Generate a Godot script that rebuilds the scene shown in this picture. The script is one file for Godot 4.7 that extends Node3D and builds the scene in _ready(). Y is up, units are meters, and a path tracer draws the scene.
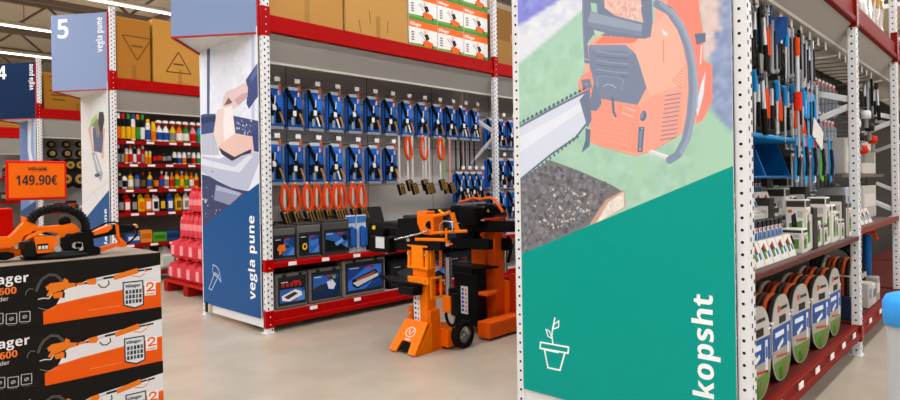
extends Node3D
# A hardware shop: red and white shelving rows run along -Z, their ends stand on one line near z = -2.5; x is across the rows.
# Pixel helpers turn a pixel of the 900x400 photograph into a point on a known plane (floor, shelf front, panel).
const FOCAL := 606.0
const YAW := 0.76096
const ROLL := 0.0155
const AXIS_PX := Vector2(450, 183)
const EYE := Vector3(0, 1.2, 0)
const X_GREEN := -0.813
const X_BLUE := -4.455
const X_FIVE := -8.08
const X_FOUR := -11.6

var fwd := Vector3(-sin(YAW), 0, -cos(YAW))
var rgt := Vector3(cos(YAW), 0, -sin(YAW))
var mats := {}
var names := {}
var rng := RandomNumberGenerator.new()

func ray(px: float, py: float) -> Vector3:
	var dx := px - AXIS_PX.x
	var dy := AXIS_PX.y - py
	var a := dx * cos(ROLL) + dy * sin(ROLL)
	var b := -dx * sin(ROLL) + dy * cos(ROLL)
	return fwd + rgt * (a / FOCAL) + Vector3.UP * (b / FOCAL)
func on_x(px: float, py: float, x: float) -> Vector3:
	var d := ray(px, py)
	return EYE + d * ((x - EYE.x) / d.x)
func on_y(px: float, py: float, y: float) -> Vector3:
	var d := ray(px, py)
	return EYE + d * ((y - EYE.y) / d.y)
func on_z(px: float, py: float, z: float) -> Vector3:
	var d := ray(px, py)
	return EYE + d * ((z - EYE.z) / d.z)

# ---------- mesh builder
class MB:
	var v := PackedVector3Array()
	var n := PackedVector3Array()
	var c := PackedColorArray()
	var u := PackedVector2Array()
	var col := Color.WHITE
	var t := Transform3D.IDENTITY
	func paint(hex: String) -> MB:
		col = Color(hex).srgb_to_linear()
		return self
	func at(xf: Transform3D) -> MB:
		t = xf
		return self
	func _put(p: Vector3, nn: Vector3, uv: Vector2) -> void:
		v.append(t * p)
		n.append((t.basis * nn).normalized())
		c.append(col)
		u.append(uv)
	func tri(a: Vector3, b: Vector3, d: Vector3, ua := Vector2.ZERO, ub := Vector2.ZERO, ud := Vector2.ZERO) -> void:
		var nn := (b - a).cross(d - a)
		_put(a, nn, ua)
		_put(d, nn, ud)
		_put(b, nn, ub)
	func quad(a: Vector3, b: Vector3, d: Vector3, e: Vector3) -> MB:
		tri(a, b, d, Vector2(0, 1), Vector2(1, 1), Vector2(1, 0))
		tri(a, d, e, Vector2(0, 1), Vector2(1, 0), Vector2(0, 0))
		return self
	func _out(pts: Array, mid: Vector3) -> void:
		var nn: Vector3 = (pts[1] - pts[0]).cross(pts[2] - pts[0])
		if nn.dot(pts[0] - mid) < 0:
			pts.reverse()
		for i in range(1, pts.size() - 1):
			tri(pts[0], pts[i], pts[i + 1])
	func box(m: Vector3, s: Vector3, bs := Basis.IDENTITY) -> MB:
		var h := s / 2
		for ax in 3:
			for sg in [-1.0, 1.0]:
				var o := Vector3.ZERO
				var e := Vector3.ZERO
				var f := Vector3.ZERO
				o[ax] = h[ax] * sg
				e[(ax + 1) % 3] = h[(ax + 1) % 3]
				f[(ax + 2) % 3] = h[(ax + 2) % 3]
				_out([m + bs * (o - e - f), m + bs * (o + e - f), m + bs * (o + e + f), m + bs * (o - e + f)], m)
		return self
	func rbox(m: Vector3, s: Vector3, r := 0.004, bs := Basis.IDENTITY) -> MB:
		var h := s / 2
		r = minf(r, minf(h.x, minf(h.y, h.z)) * 0.9)
		var q := func(sg: Vector3, ax: int) -> Vector3:
			var p := h * sg
			for k in 3:
				if k != ax:
					p[k] -= r * sg[k]
			return m + bs * p
		for ax in 3:
			var b := (ax + 1) % 3
			var d := (ax + 2) % 3
			for s1 in [-1.0, 1.0]:
				var pts := []
				for cr in [[-1, -1], [1, -1], [1, 1], [-1, 1]]:
					var sg := Vector3.ZERO
					sg[ax] = s1
					sg[b] = cr[0]
					sg[d] = cr[1]
					pts.append(q.call(sg, ax))
				_out(pts, m)
				for s2 in [-1.0, 1.0]:
					var s_a := Vector3.ZERO
					s_a[ax] = s1
					s_a[b] = s2
					s_a[d] = -1
					var s_b := s_a
					s_b[d] = 1
					_out([q.call(s_a, ax), q.call(s_b, ax), q.call(s_b, b), q.call(s_a, b)], m)
		for sx in [-1.0, 1.0]:
			for sy in [-1.0, 1.0]:
				for sz in [-1.0, 1.0]:
					var sg := Vector3(sx, sy, sz)
					_out([q.call(sg, 0), q.call(sg, 1), q.call(sg, 2)], m)
		return self
	# rows of points joined smoothly; rows run along v, points along u
	func sheet(rows: Array, closed := true) -> MB:
		var nr := rows.size()
		var nc: int = rows[0].size()
		var nor := []
		for i in nr:
			var line := PackedVector3Array()
			for j in nc:
				var j0 := (j - 1 + nc) % nc if closed else maxi(j - 1, 0)
				var j1 := (j + 1) % nc if closed else mini(j + 1, nc - 1)
				var du: Vector3 = rows[i][j1] - rows[i][j0]
				var i0 := maxi(i - 1, 0)
				var i1 := mini(i + 1, nr - 1)
				var dv: Vector3 = rows[i1][j] - rows[i0][j]
				if du.length() < 1e-7:
					var ib := i + 1 if i == 0 else i - 1
					du = rows[ib][j1] - rows[ib][j0]
				line.append(du.cross(dv).normalized())
			nor.append(line)
		for i in nr - 1:
			for j in (nc if closed else nc - 1):
				var k := (j + 1) % nc
				var a: Vector3 = rows[i][j]
				var b: Vector3 = rows[i][k]
				var d: Vector3 = rows[i + 1][k]
				var e: Vector3 = rows[i + 1][j]
				var u0 := float(j) / nc
				var u1 := float(j + 1) / nc
				var v0 := 1.0 - float(i) / (nr - 1)
				var v1 := 1.0 - float(i + 1) / (nr - 1)
				_put(a, nor[i][j], Vector2(u0, v0))
				_put(d, nor[i + 1][k], Vector2(u1, v1))
				_put(b, nor[i][k], Vector2(u1, v0))
				_put(a, nor[i][j], Vector2(u0, v0))
				_put(e, nor[i + 1][j], Vector2(u0, v1))
				_put(d, nor[i + 1][k], Vector2(u1, v1))
		return self
	func cap(ring: PackedVector3Array, away: Vector3) -> void:
		var m := Vector3.ZERO
		for p in ring:
			m += p
		m /= ring.size()
		for i in ring.size():
			_out([m, ring[i], ring[(i + 1) % ring.size()]], m - away)
	# profile: [[radius, y], ...] from the bottom up; hard corners by repeating a point
	func lathe(profile: Array, seg := 12, base := Vector3.ZERO, bs := Basis.IDENTITY) -> MB:
		var chunk := []
		for k in profile.size():
			var ring := PackedVector3Array()
			for i in seg:
				var a := -TAU * i / seg
				ring.append(base + bs * Vector3(cos(a) * profile[k][0], profile[k][1], sin(a) * profile[k][0]))
			if chunk.size() and absf(profile[k][0] - profile[k - 1][0]) < 1e-7 and absf(profile[k][1] - profile[k - 1][1]) < 1e-7:
				if chunk.size() > 1:
					sheet(chunk)
				chunk = []
			chunk.append(ring)
		if chunk.size() > 1:
			sheet(chunk)
		return self
	func cyl(a: Vector3, b: Vector3, r: float, seg := 10, r2 := -1.0) -> MB:
		tube([a, b], r, seg, r2)
		return self
	func tube(pts: Array, r: float, seg := 8, r2 := -1.0, caps := true) -> MB:
		var rows := []
		var side := Vector3.ZERO
		for i in pts.size():
			var d: Vector3 = (pts[mini(i + 1, pts.size() - 1)] - pts[maxi(i - 1, 0)]).normalized()
			if side == Vector3.ZERO:
				side = d.cross(Vector3.UP if absf(d.y) < 0.9 else Vector3.RIGHT).normalized()
			side = (side - d * side.dot(d)).normalized()
			var up := side.cross(d)
			var rr := r if r2 < 0 else lerpf(r, r2, float(i) / (pts.size() - 1))
			var ring := PackedVector3Array()
			for j in seg:
				var a := TAU * j / seg
				ring.append(pts[i] + side * cos(a) * rr - up * sin(a) * rr)
			rows.append(ring)
		sheet(rows)
		if caps:
			cap(rows[0], pts[0] - pts[1])
			cap(rows[-1], pts[-1] - pts[-2])
		return self
	# hose with rings: pts is smoothed, the radius swings between r and r - dip
	func ribbed(pts: Array, r: float, dip: float, rings: int, seg := 10) -> MB:
		var cv := Curve3D.new()
		for i in pts.size():
			var d: Vector3 = (pts[mini(i + 1, pts.size() - 1)] - pts[maxi(i - 1, 0)]) / 6.0
			cv.add_point(pts[i], -d, d)
		var total := cv.get_baked_length()
		var rows := []
		var side := Vector3.ZERO
		var cnt := rings * 4
		for i in cnt + 1:
			var p := cv.sample_baked(total * i / cnt, true)
			var d := (cv.sample_baked(minf(total, total * (i + 1) / cnt), true) - cv.sample_baked(maxf(0, total * (i - 1) / cnt), true)).normalized()
			if side == Vector3.ZERO:
				side = d.cross(Vector3.UP if absf(d.y) < 0.9 else Vector3.RIGHT).normalized()
			side = (side - d * side.dot(d)).normalized()
			var up := side.cross(d)
			var rr := r - dip * (0.5 + 0.5 * cos(TAU * i / 4.0))
			var ring := PackedVector3Array()
			for j in seg:
				var a := TAU * j / seg
				ring.append(p + side * cos(a) * rr - up * sin(a) * rr)
			rows.append(ring)
		sheet(rows)
		return self
	# outline in the xy plane of xf, extruded along z by depth (centred)
	func prism(poly: Array, depth: float, xf := Transform3D.IDENTITY) -> MB:
		var p := PackedVector2Array(poly)
		if Geometry2D.is_polygon_clockwise(p):
			p.reverse()
		var keep := t
		t = t * xf
		var h := depth / 2
		var ix := Geometry2D.triangulate_polygon(p)
		for i in range(0, ix.size(), 3):
			var tr := [p[ix[i]], p[ix[i + 1]], p[ix[i + 2]]]
			if (tr[1] - tr[0]).cross(tr[2] - tr[0]) < 0:
				tr.reverse()
			tri(Vector3(tr[0].x, tr[0].y, h), Vector3(tr[1].x, tr[1].y, h), Vector3(tr[2].x, tr[2].y, h))
			tri(Vector3(tr[0].x, tr[0].y, -h), Vector3(tr[2].x, tr[2].y, -h), Vector3(tr[1].x, tr[1].y, -h))
		for i in p.size():
			var a := p[i]
			var b := p[(i + 1) % p.size()]
			quad(Vector3(a.x, a.y, -h), Vector3(b.x, b.y, -h), Vector3(b.x, b.y, h), Vector3(a.x, a.y, h))
		t = keep
		return self
	func mesh() -> ArrayMesh:
		var arr := []
		arr.resize(Mesh.ARRAY_MAX)
		arr[Mesh.ARRAY_VERTEX] = v
		arr[Mesh.ARRAY_NORMAL] = n
		arr[Mesh.ARRAY_COLOR] = c
		arr[Mesh.ARRAY_TEX_UV] = u
		var m := ArrayMesh.new()
		m.add_surface_from_arrays(Mesh.PRIMITIVE_TRIANGLES, arr)
		return m

# ---------- flat print painter (posters, box prints)
class Pic:
	var im: Image
	var w: int
	var h: int
	var f = null
	func _init(w_: int, h_: int, bg: String) -> void:
		w = w_ * 2
		h = h_ * 2
		im = Image.create(w, h, false, Image.FORMAT_RGB8)
		im.fill(Color(bg))
	func m(p: Vector2) -> Vector2:
		var q: Vector2 = f.call(p) if f != null else p
		return Vector2(q.x * w, q.y * h)
	func _fill(pts: PackedVector2Array, col: Color) -> void:
		var y0 := INF
		var y1 := -INF
		for p in pts:
			y0 = minf(y0, p.y)
			y1 = maxf(y1, p.y)
		for y in range(maxi(0, floori(y0)), mini(h - 1, ceili(y1)) + 1):
			var yc := y + 0.5
			var xs := PackedFloat32Array()
			for i in pts.size():
				var a := pts[i]
				var b := pts[(i + 1) % pts.size()]
				if (a.y <= yc) != (b.y <= yc):
					xs.append(a.x + (yc - a.y) / (b.y - a.y) * (b.x - a.x))
			xs.sort()
			for k in range(0, xs.size() - 1, 2):
				var x0 := maxi(0, roundi(xs[k]))
				var x1 := mini(w, roundi(xs[k + 1]))
				if x1 > x0:
					im.fill_rect(Rect2i(x0, y, x1 - x0, 1), col)
	# flat list of x, y numbers
	func pts(a: Array) -> PackedVector2Array:
		var o := PackedVector2Array()
		for i in range(0, a.size(), 2):
			o.append(m(Vector2(a[i], a[i + 1])))
		return o
	func poly(col: String, a: Array) -> void:
		_fill(pts(a), Color(col))
	func stroke(col: String, width: float, a: Array) -> void:
		var p := pts(a)
		var r := width
		for i in p.size():
			_round(p[i], r, r, Color(col))
			if i:
				var d := (p[i] - p[i - 1]).orthogonal().normalized() * r
				_fill(PackedVector2Array([p[i - 1] + d, p[i] + d, p[i] - d, p[i - 1] - d]), Color(col))
	func _round(q: Vector2, rx: float, ry: float, col: Color, turn := 0.0) -> void:
		var o := PackedVector2Array()
		for i in 20:
			o.append(q + Vector2(cos(TAU * i / 20) * rx, sin(TAU * i / 20) * ry).rotated(turn))
		_fill(o, col)
	func disc(col: String, x: float, y: float, rx: float, ry := -1.0, turn := 0.0) -> void:
		_round(m(Vector2(x, y)), rx, ry if ry > 0 else rx, Color(col), turn)
	# soften what is painted so far, as an out-of-focus photograph is
	func soften(k: float) -> void:
		var s := 1.0
		while s * 2.0 <= k:
			s *= 2.0
			im.resize(maxi(2, int(w / s)), maxi(2, int(h / s)), Image.INTERPOLATE_BILINEAR)
		if k > s * 1.05:
			im.resize(maxi(2, int(w / k)), maxi(2, int(h / k)), Image.INTERPOLATE_BILINEAR)
		im.resize(w, h, Image.INTERPOLATE_CUBIC)
	func tex() -> ImageTexture:
		im.resize(w / 2, h / 2, Image.INTERPOLATE_BILINEAR)
		return ImageTexture.create_from_image(im)

# ---------- materials
func vm(rough := 0.6, metal := 0.0) -> StandardMaterial3D:
	var key := "v%.2f_%.2f" % [rough, metal]
	if not mats.has(key):
		var m := StandardMaterial3D.new()
		m.resource_name = "painted_" + key.replace(".", "")
		m.vertex_color_use_as_albedo = true
		m.roughness = rough
		m.metallic = metal
		m.metallic_specular = 0.2 if metal < 0.2 else 0.5
		mats[key] = m
	return mats[key]
func tm(tex: Texture2D, rough := 0.5) -> StandardMaterial3D:
	var m := StandardMaterial3D.new()
	m.albedo_texture = tex
	m.roughness = rough
	m.texture_repeat = false
	m.metallic_specular = 0.26
	return m

# ---------- nodes
func numbered(nm: String) -> String:
	names[nm] = names.get(nm, -1) + 1
	return nm if names[nm] == 0 else "%s_%03d" % [nm, names[nm]]
func thing(nm: String, label: String, cat: String, pos := Vector3.ZERO, group := "", turn := 0.0) -> Node3D:
	var o := Node3D.new()
	o.name = numbered(nm)
	add_child(o, true)
	o.position = pos
	o.rotation.y = turn
	tag(o, label, cat, group)
	return o
func tag(o: Node, label: String, cat: String, group := "") -> Node:
	o.set_meta("label", label)
	o.set_meta("category", cat)
	if group:
		o.set_meta("group", group)
	return o
func obj(nm: String, mb: MB, m: Material, parent: Node = self) -> MeshInstance3D:
	var o := MeshInstance3D.new()
	o.name = numbered(nm) if parent == self else nm
	o.mesh = mb.mesh()
	o.material_override = m
	parent.add_child(o, true)
	return o
func struct(nm: String, mb: MB, m: Material, label := "") -> MeshInstance3D:
	var o := obj(nm, mb, m)
	o.set_meta("kind", "structure")
	if label:
		o.set_meta("label", label)
	return o
func copy(src: Node3D, nm: String, pos: Vector3, label: String, group: String, turn := 0.0) -> Node3D:
	var r: Node3D = src.duplicate()
	r.name = numbered(nm)
	add_child(r, true)
	r.position = pos
	r.rotation.y = turn
	r.set_meta("label", label)
	r.set_meta("group", group)
	return r
func nth(k: int) -> String:
	return ["first", "second", "third", "fourth", "fifth", "sixth", "seventh", "eighth", "ninth", "tenth", "eleventh", "twelfth", "thirteenth", "fourteenth", "fifteenth", "sixteenth", "seventeenth", "eighteenth", "nineteenth", "twentieth"][k % 20]
# lettering: base point is the start of the base line, along = reading direction, up = letter up, height = cap height in metres
func letters(text: String, at: Vector3, along: Vector3, up: Vector3, height: float, col: String, parent: Node, weight := 700, squeeze := 1.0, nm := "lettering") -> MeshInstance3D:
	var tx := TextMesh.new()
	var fo := SystemFont.new()
	fo.font_names = PackedStringArray(["Droid Sans"])
	fo.font_weight = weight
	tx.font = fo
	tx.text = text
	tx.font_size = 64
	tx.pixel_size = height / 46.0
	tx.depth = 0.0012
	tx.horizontal_alignment = HORIZONTAL_ALIGNMENT_LEFT
	tx.vertical_alignment = VERTICAL_ALIGNMENT_BOTTOM
	var m := StandardMaterial3D.new()
	m.albedo_color = Color(col)
	m.roughness = 0.5
	var o := MeshInstance3D.new()
	o.name = nm
	o.mesh = tx
	o.material_override = m
	parent.add_child(o, true)
	var ax := along.normalized()
	var ay := up.normalized()
	o.transform = Transform3D(Basis(ax * squeeze, ay, ax.cross(ay)), at - ay * (height / 46.0) * DESCENT)
	return o
const LAMP := 54.0
const DESCENT := 16.0

# ---------- setting
func build_setting() -> void:
	var fm := StandardMaterial3D.new()
	fm.resource_name = "polished_floor"
	var nz := FastNoiseLite.new()
	nz.seed = 4
	nz.frequency = 0.012
	nz.fractal_octaves = 5
	var nt := NoiseTexture2D.new()
	nt.width = 512
	nt.height = 512
	nt.seamless = true
	nt.noise = nz
	var gr := Gradient.new()
	gr.colors = PackedColorArray([Color("b0a491"), Color("b4a895"), Color("b8ac9a")])
	gr.offsets = PackedFloat32Array([0.25, 0.5, 0.8])
	nt.color_ramp = gr
	fm.albedo_texture = nt
	fm.uv1_triplanar = true
	fm.uv1_world_triplanar = true
	fm.uv1_scale = Vector3(0.35, 0.35, 0.35)
	fm.roughness = 0.27
	struct("floor", MB.new().box(Vector3(-7, -0.1, -6), Vector3(34, 0.2, 32)), fm, "polished beige concrete floor of the shop")
	struct("ceiling", MB.new().paint("ddd0bb").box(Vector3(-7, 5.6, -6), Vector3(34, 0.2, 32)), vm(0.8), "brownish corrugated ceiling")
	var wl := [["wall_back", Vector3(-7, 2.75, -22.1), Vector3(34, 5.5, 0.2)], ["wall_front", Vector3(-7, 2.75, 10.1), Vector3(34, 5.5, 0.2)], ["wall_left", Vector3(-24.1, 2.75, -6), Vector3(0.2, 5.5, 32)], ["wall_right", Vector3(10.1, 2.75, -6), Vector3(0.2, 5.5, 32)]]
	for w in wl:
		struct(w[0], MB.new().paint("b9b0a2").box(w[1], w[2]), vm(0.8), "plain pale shop wall")
	# ceiling ribs and trusses along the rows
	var k := 1
	for x in [-22.3, -19.3, -16.3, -13.3, -10.3, -7.3, -4.3, -1.3, 1.7, 4.7]:
		var tr := MB.new().paint("7d7064")
		tr.box(Vector3(x, 4.72, -6), Vector3(0.09, 0.1, 31.8))
		tr.box(Vector3(x, 5.42, -6), Vector3(0.12, 0.12, 31.8))
		var z := -21.0
		while z < 9.0:
			tr.cyl(Vector3(x, 4.74, z), Vector3(x, 5.4, z + 0.75), 0.03, 6)
			tr.cyl(Vector3(x, 5.4, z + 0.75), Vector3(x, 4.74, z + 1.5), 0.03, 6)
			z += 1.5
		struct("trim_%d" % k, tr, vm(0.6), "steel roof truss under the ceiling")
		k += 1
	for z in [-18.0, -14.0, -10.0, -6.0, -2.0, 2.0, 6.0]:
		struct("trim_%d" % k, MB.new().paint("8d7f70").box(Vector3(-7, 5.4, z), Vector3(33.8, 0.16, 0.1)), vm(0.7), "steel purlin under the ceiling")
		k += 1
	# rows of tube lamps
	var glow := StandardMaterial3D.new()
	glow.resource_name = "lamp_tube"
	glow.albedo_color = Color("ffffff")
	glow.emission_enabled = true
	glow.emission = Color("fff6ea")
	glow.emission_energy_multiplier = 3.0
	for x in [-20.8, -17.8, -14.8, -11.8, -8.8, -5.8, -2.8, 0.2, 3.2, 6.2]:
		for z in [-17.0, -11.0, -5.0, 1.0, 7.0]:
			var l := thing("tube_lamp", "long white fluorescent tube lamp hanging in a row under the roof", "lamp", Vector3(x, 4.5, z), "ceiling tube lamps")
			obj("housing", MB.new().paint("d8d6d0").prism([Vector2(-0.1, 0.02), Vector2(0.1, 0.02), Vector2(0.04, 0.09), Vector2(-0.04, 0.09)], 5.4), vm(0.5), l)
			obj("tube", MB.new().cyl(Vector3(0, 0, -2.65), Vector3(0, 0, 2.65), 0.019, 8), glow, l)
			for s in [-2.0, 2.0]:
				obj("hanger", MB.new().paint("77706a").cyl(Vector3(0, 0.08, s), Vector3(0, 1.0, s), 0.008, 6), vm(0.5, 0.5), l)

# ---------- shelving parts
const WHITE := "dfe0e0"
const RED := "a50604"
func post(rack: Node3D, x: float, z: float, y1: float, side: float, y0 := 0.0, hx := 0.055) -> void:
	# x is the outer face, the post reaches hx inwards; side is +1 where the outer face looks to +x
	var hz := 0.066
	var p := MB.new().paint(WHITE)
	p.rbox(Vector3(x - side * hx / 2, (y0 + y1) / 2, z - hz / 2), Vector3(hx, y1 - y0, hz), 0.006)
	p.rbox(Vector3(x - side * (hx / 2 + 0.01), y0 + 0.004, z - hz / 2), Vector3(hx + 0.03, 0.008, hz + 0.02), 0.002)
	var o := obj("post", p, vm(0.45), rack)
	var q := MB.new().paint("26231f")
	var y := y0 + 0.04
	var i := 0
	while y < y1 - 0.02:
		q.cyl(Vector3(x - side * hx / 2, y, z - 0.003), Vector3(x - side * hx / 2, y, z + 0.0006), 0.0068, 8)
		for s in [-0.016, 0.016]:
			q.box(Vector3(x - side * 0.001, y + (0.012 if s > 0 else -0.012), z - hz / 2 + s), Vector3(0.0036, 0.017, 0.011))
		y += 0.05
		i += 1
	var hl := obj("punched_hole", q, vm(0.9), o)
	hl.set_meta("kind", "stuff")

# a beam with a proud lower lip; x is the outer face
func beam(rack: Node3D, x: float, y0: float, y1: float, z0: float, z1: float, side: float, col := RED) -> void:
	var m := MB.new().paint(col)
	var zc := (z0 + z1) / 2
	var ln := absf(z1 - z0)
	m.rbox(Vector3(x - side * 0.026, (y0 + y1) / 2 + 0.018, zc), Vector3(0.036, y1 - y0 - 0.036, ln), 0.004)
	m.rbox(Vector3(x - side * 0.018, y0 + 0.022, zc), Vector3(0.044, 0.044, ln), 0.006)
	obj("beam", m, vm(0.55), rack)
func connector(rack: Node3D, x: float, y0: float, y1: float, z: float, side: float, col := RED) -> void:
	var m := MB.new().paint(col)
	m.rbox(Vector3(x + side * 0.002, (y0 + y1) / 2, z - 0.03), Vector3(0.007, y1 - y0, 0.075), 0.002)
	m.rbox(Vector3(x - side * 0.02, (y0 + y1) / 2, z + 0.0035), Vector3(0.046, y1 - y0, 0.005), 0.002)
	m.paint("e8e2dc")
	var y := y0 + 0.03
	while y < y1 - 0.01:
		m.cyl(Vector3(x - side * 0.0, y, z - 0.03), Vector3(x + side * 0.0064, y, z - 0.03), 0.005, 6)
		y += 0.06
	obj("beam_connector", m, vm(0.35), rack)
func deck(rack: Node3D, xa: float, xb: float, y: float, z0: float, z1: float, col := "b9b6b0") -> void:
	obj("shelf_deck", MB.new().paint(col).box(Vector3((xa + xb) / 2, y - 0.012, (z0 + z1) / 2), Vector3(absf(xa - xb), 0.024, absf(z1 - z0))), vm(0.5), rack)
# sloping sheet that hangs below the upper beam, with a folded lip
func skirt(rack: Node3D, x: float, y0: float, y1: float, z0: float, z1: float, side: float, lean := 0.1) -> void:
	var m := MB.new().paint("9c9891")
	var a := Vector2(x - side * 0.03, y1)
	var b := Vector2(x - side * (0.03 + lean), y0)
	var d := (b - a).orthogonal().normalized() * 0.003
	var zc := (z0 + z1) / 2
	var xf := Transform3D(Basis.IDENTITY, Vector3(0, 0, zc))
	m.prism([a + d, b + d, b - d, a - d], absf(z1 - z0), xf)
	m.paint("b9b5ac").box(Vector3(b.x, b.y - 0.004, zc), Vector3(0.035, 0.02, absf(z1 - z0)))
	obj("skirt_panel", m, vm(0.42), rack)
func brace(rack: Node3D, a: Vector3, b: Vector3) -> void:
	var d := (b - a)
	var m := MB.new().paint(WHITE)
	var bs := Basis(Vector3(0, 0, 1).cross(d.normalized()), d.normalized(), Vector3(0, 0, 1))
	bs.x = bs.y.cross(bs.z).normalized()
	m.rbox((a + b) / 2, Vector3(0.04, d.length(), 0.025), 0.003, bs)
	obj("brace", m, vm(0.45), rack)
func price_strip(rack: Node3D, x: float, y: float, zs: Array, side := 1.0, hgt := 0.03, wid := 0.075) -> void:
	for z in zs:
		var m := MB.new().paint("eeece8")
		m.box(Vector3(x + side * 0.004, y, z), Vector3(0.004, hgt, wid))
		obj("price_ticket", m, vm(0.5), rack)

func build_racks() -> void:
	var m: MB
	# --- row with the blue end panel
	var r := thing("shelving_rack", "red and white shelving rack of blue tool packs beside the blue end panel", "shelving rack", Vector3.ZERO, "shelving rows")
	var x := X_BLUE
	var xl := -5.62
	var zs := [-2.51, -5.45, -8.39, -11.33, -14.27]
	for i in zs.size():
		var z: float = zs[i]
		post(r, x, z, 3.4, 1)
		post(r, xl, z, 3.4, -1)
		connector(r, x, 2.42, 2.66, z, 1)
		if i < 3:
			connector(r, x, 0.045, 0.185, z, 1)
			connector(r, x, 0.5, 0.6, z, 1)
		if i < zs.size() - 1:
			var za := z - 0.066
			var zb: float = zs[i + 1]
			beam(r, x - 0.004, 2.456, 2.6, za, zb, 1)
			beam(r, xl + 0.004, 2.456, 2.6, za, zb, -1)
			skirt(r, x, 2.235, 2.452, za + 0.066, zb, 1)
			beam(r, x - 0.004, 0.055, 0.165, za, zb, 1)
			beam(r, x - 0.004, 0.525, 0.575, za, zb, 1)
			deck(r, x - 0.05, xl + 0.05, 2.585, za, zb)
			deck(r, x - 0.045, -5.0, 0.165, za, zb)
			deck(r, x - 0.045, -5.0, 0.572, za, zb)
			var bp := MB.new().paint("d6d0c6")
			bp.box(Vector3(-5.02, 1.27, (za + zb) / 2), Vector3(0.02, 2.3, absf(zb - za)))
			obj("back_panel", bp, vm(0.6), r)
			var seam := MB.new().paint("77726a")
			for q in 3:
				seam.box(Vector3(-5.009, 1.27, za + (zb - za) * (q + 0.5) / 3.0), Vector3(0.004, 2.3, 0.006))
			for q in 5:
				seam.box(Vector3(-5.009, 0.35 + q * 0.42, (za + zb) / 2), Vector3(0.004, 0.006, absf(zb - za)))
			obj("panel_seam", seam, vm(0.8), r)
			obj("foot_rail", MB.new().paint("5f5a55").box(Vector3(-4.78, 0.03, (za + zb) / 2), Vector3(0.04, 0.06, absf(zb - za))), vm(0.6), r)
		brace(r, Vector3(x - 0.03, 1.78, z - 0.03), Vector3(xl + 0.6, 2.1, z - 0.03))
		brace(r, Vector3(x - 0.03, 1.74, z - 0.03), Vector3(xl + 0.6, 1.3, z - 0.03))
		obj("cross_tie", MB.new().paint(WHITE).box(Vector3((x + xl) / 2, 3.2, z - 0.03), Vector3(absf(x - xl) - 0.1, 0.05, 0.03)), vm(0.45), r)
	m = MB.new().paint(WHITE).rbox(Vector3((x + xl) / 2, 0.083, -2.522), Vector3(absf(x - xl) - 0.11, 0.078, 0.024), 0.004)
	obj("foot_rail", m, vm(0.45), r)
	m = MB.new().paint("2c2926").rbox(Vector3(-5.5, 0.09, -2.497), Vector3(0.03, 0.09, 0.03), 0.004)
	m.paint("c9b9a4").rbox(Vector3(-5.44, 0.085, -2.497), Vector3(0.03, 0.08, 0.03), 0.004)
	obj("end_bracket", m, vm(0.6), r)
	price_strip(r, x + 0.003, 0.15, [-2.95, -3.42, -4.02, -4.6, -5.2])
	price_strip(r, x + 0.003, 0.55, [-2.75, -3.08, -3.42, -3.8, -4.2, -4.6, -5.0])
	# --- row with the green end panel
	r = thing("shelving_rack", "shelving rack of garden tools and hoses beside the green end panel", "shelving rack", Vector3.ZERO, "shelving rows")
	rack_green = r
	x = X_GREEN
	xl = -2.002
	zs = [-2.6, -4.8, -6.55, -8.7, -10.9, -13.1]
	var red := "7c1a14"
	for i in zs.size():
		var z: float = zs[i]
		post(r, x, z, 3.4, 1)
		post(r, xl, z, 3.4, -1)
		connector(r, x, 2.2, 2.46, z, 1, red)
		connector(r, x, 0.1, 0.21, z, 1, red)
		if i < zs.size() - 1:
			var za := z - 0.066
			var zb: float = zs[i + 1]
			beam(r, x - 0.004, 2.23, 2.37, za, zb, 1, red)
			beam(r, xl + 0.004, 2.23, 2.37, za, zb, -1, red)
			skirt(r, x, 2.1, 2.226, za + 0.066, zb, 1)
			beam(r, x - 0.004, 0.115, 0.205, za, zb, 1, red)
			deck(r, x - 0.05, xl + 0.05, 2.355, za, zb)
			deck(r, x - 0.045, -1.4, 0.205, za, zb, "58201a")
			obj("back_panel", MB.new().paint("3d3935").box(Vector3(-1.41, 1.15, (za + zb) / 2), Vector3(0.02, 2.1, absf(zb - za))), vm(0.6), r)
			obj("foot_rail", MB.new().paint("2b2826").box(Vector3(-1.0, 0.05, (za + zb) / 2), Vector3(0.04, 0.1, absf(zb - za))), vm(0.6), r)
		var bx := x - 0.04
		brace(r, Vector3(bx, 1.72, z - 0.03), Vector3(bx - 0.45, 1.86, z - 0.03))
		brace(r, Vector3(bx, 1.68, z - 0.03), Vector3(bx - 0.45, 1.5, z - 0.03))
		brace(r, Vector3(bx, 0.84, z - 0.03), Vector3(bx - 0.45, 0.63, z - 0.03))
		brace(r, Vector3(bx, 0.9, z - 0.03), Vector3(bx - 0.45, 1.12, z - 0.03))
		obj("cross_tie", MB.new().paint(WHITE).box(Vector3((x + xl) / 2, 3.2, z - 0.03), Vector3(absf(x - xl) - 0.1, 0.05, 0.03)), vm(0.45), r)
	m = MB.new().paint(WHITE).rbox(Vector3((x + xl) / 2, 0.055, -2.612), Vector3(absf(x - xl) - 0.11, 0.1, 0.024), 0.004)
	obj("foot_rail", m, vm(0.45), r)
	# small sloping shelf of the first bay
	deck(r, x - 0.02, -1.4, 0.8, -2.67, -4.8, "6b5e54")
	obj("shelf_edge", MB.new().paint("521c16").rbox(Vector3(x - 0.012, 0.788, -3.735), Vector3(0.02, 0.028, 2.13), 0.003), vm(0.4), r)
	deck(r, x - 0.02, -1.4, 0.84, -4.87, -6.55, "6b5e54")
	obj("shelf_edge", MB.new().paint("7a2a20").rbox(Vector3(x - 0.012, 0.83, -5.71), Vector3(0.02, 0.04, 1.68), 0.003), vm(0.4), r)
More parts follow.
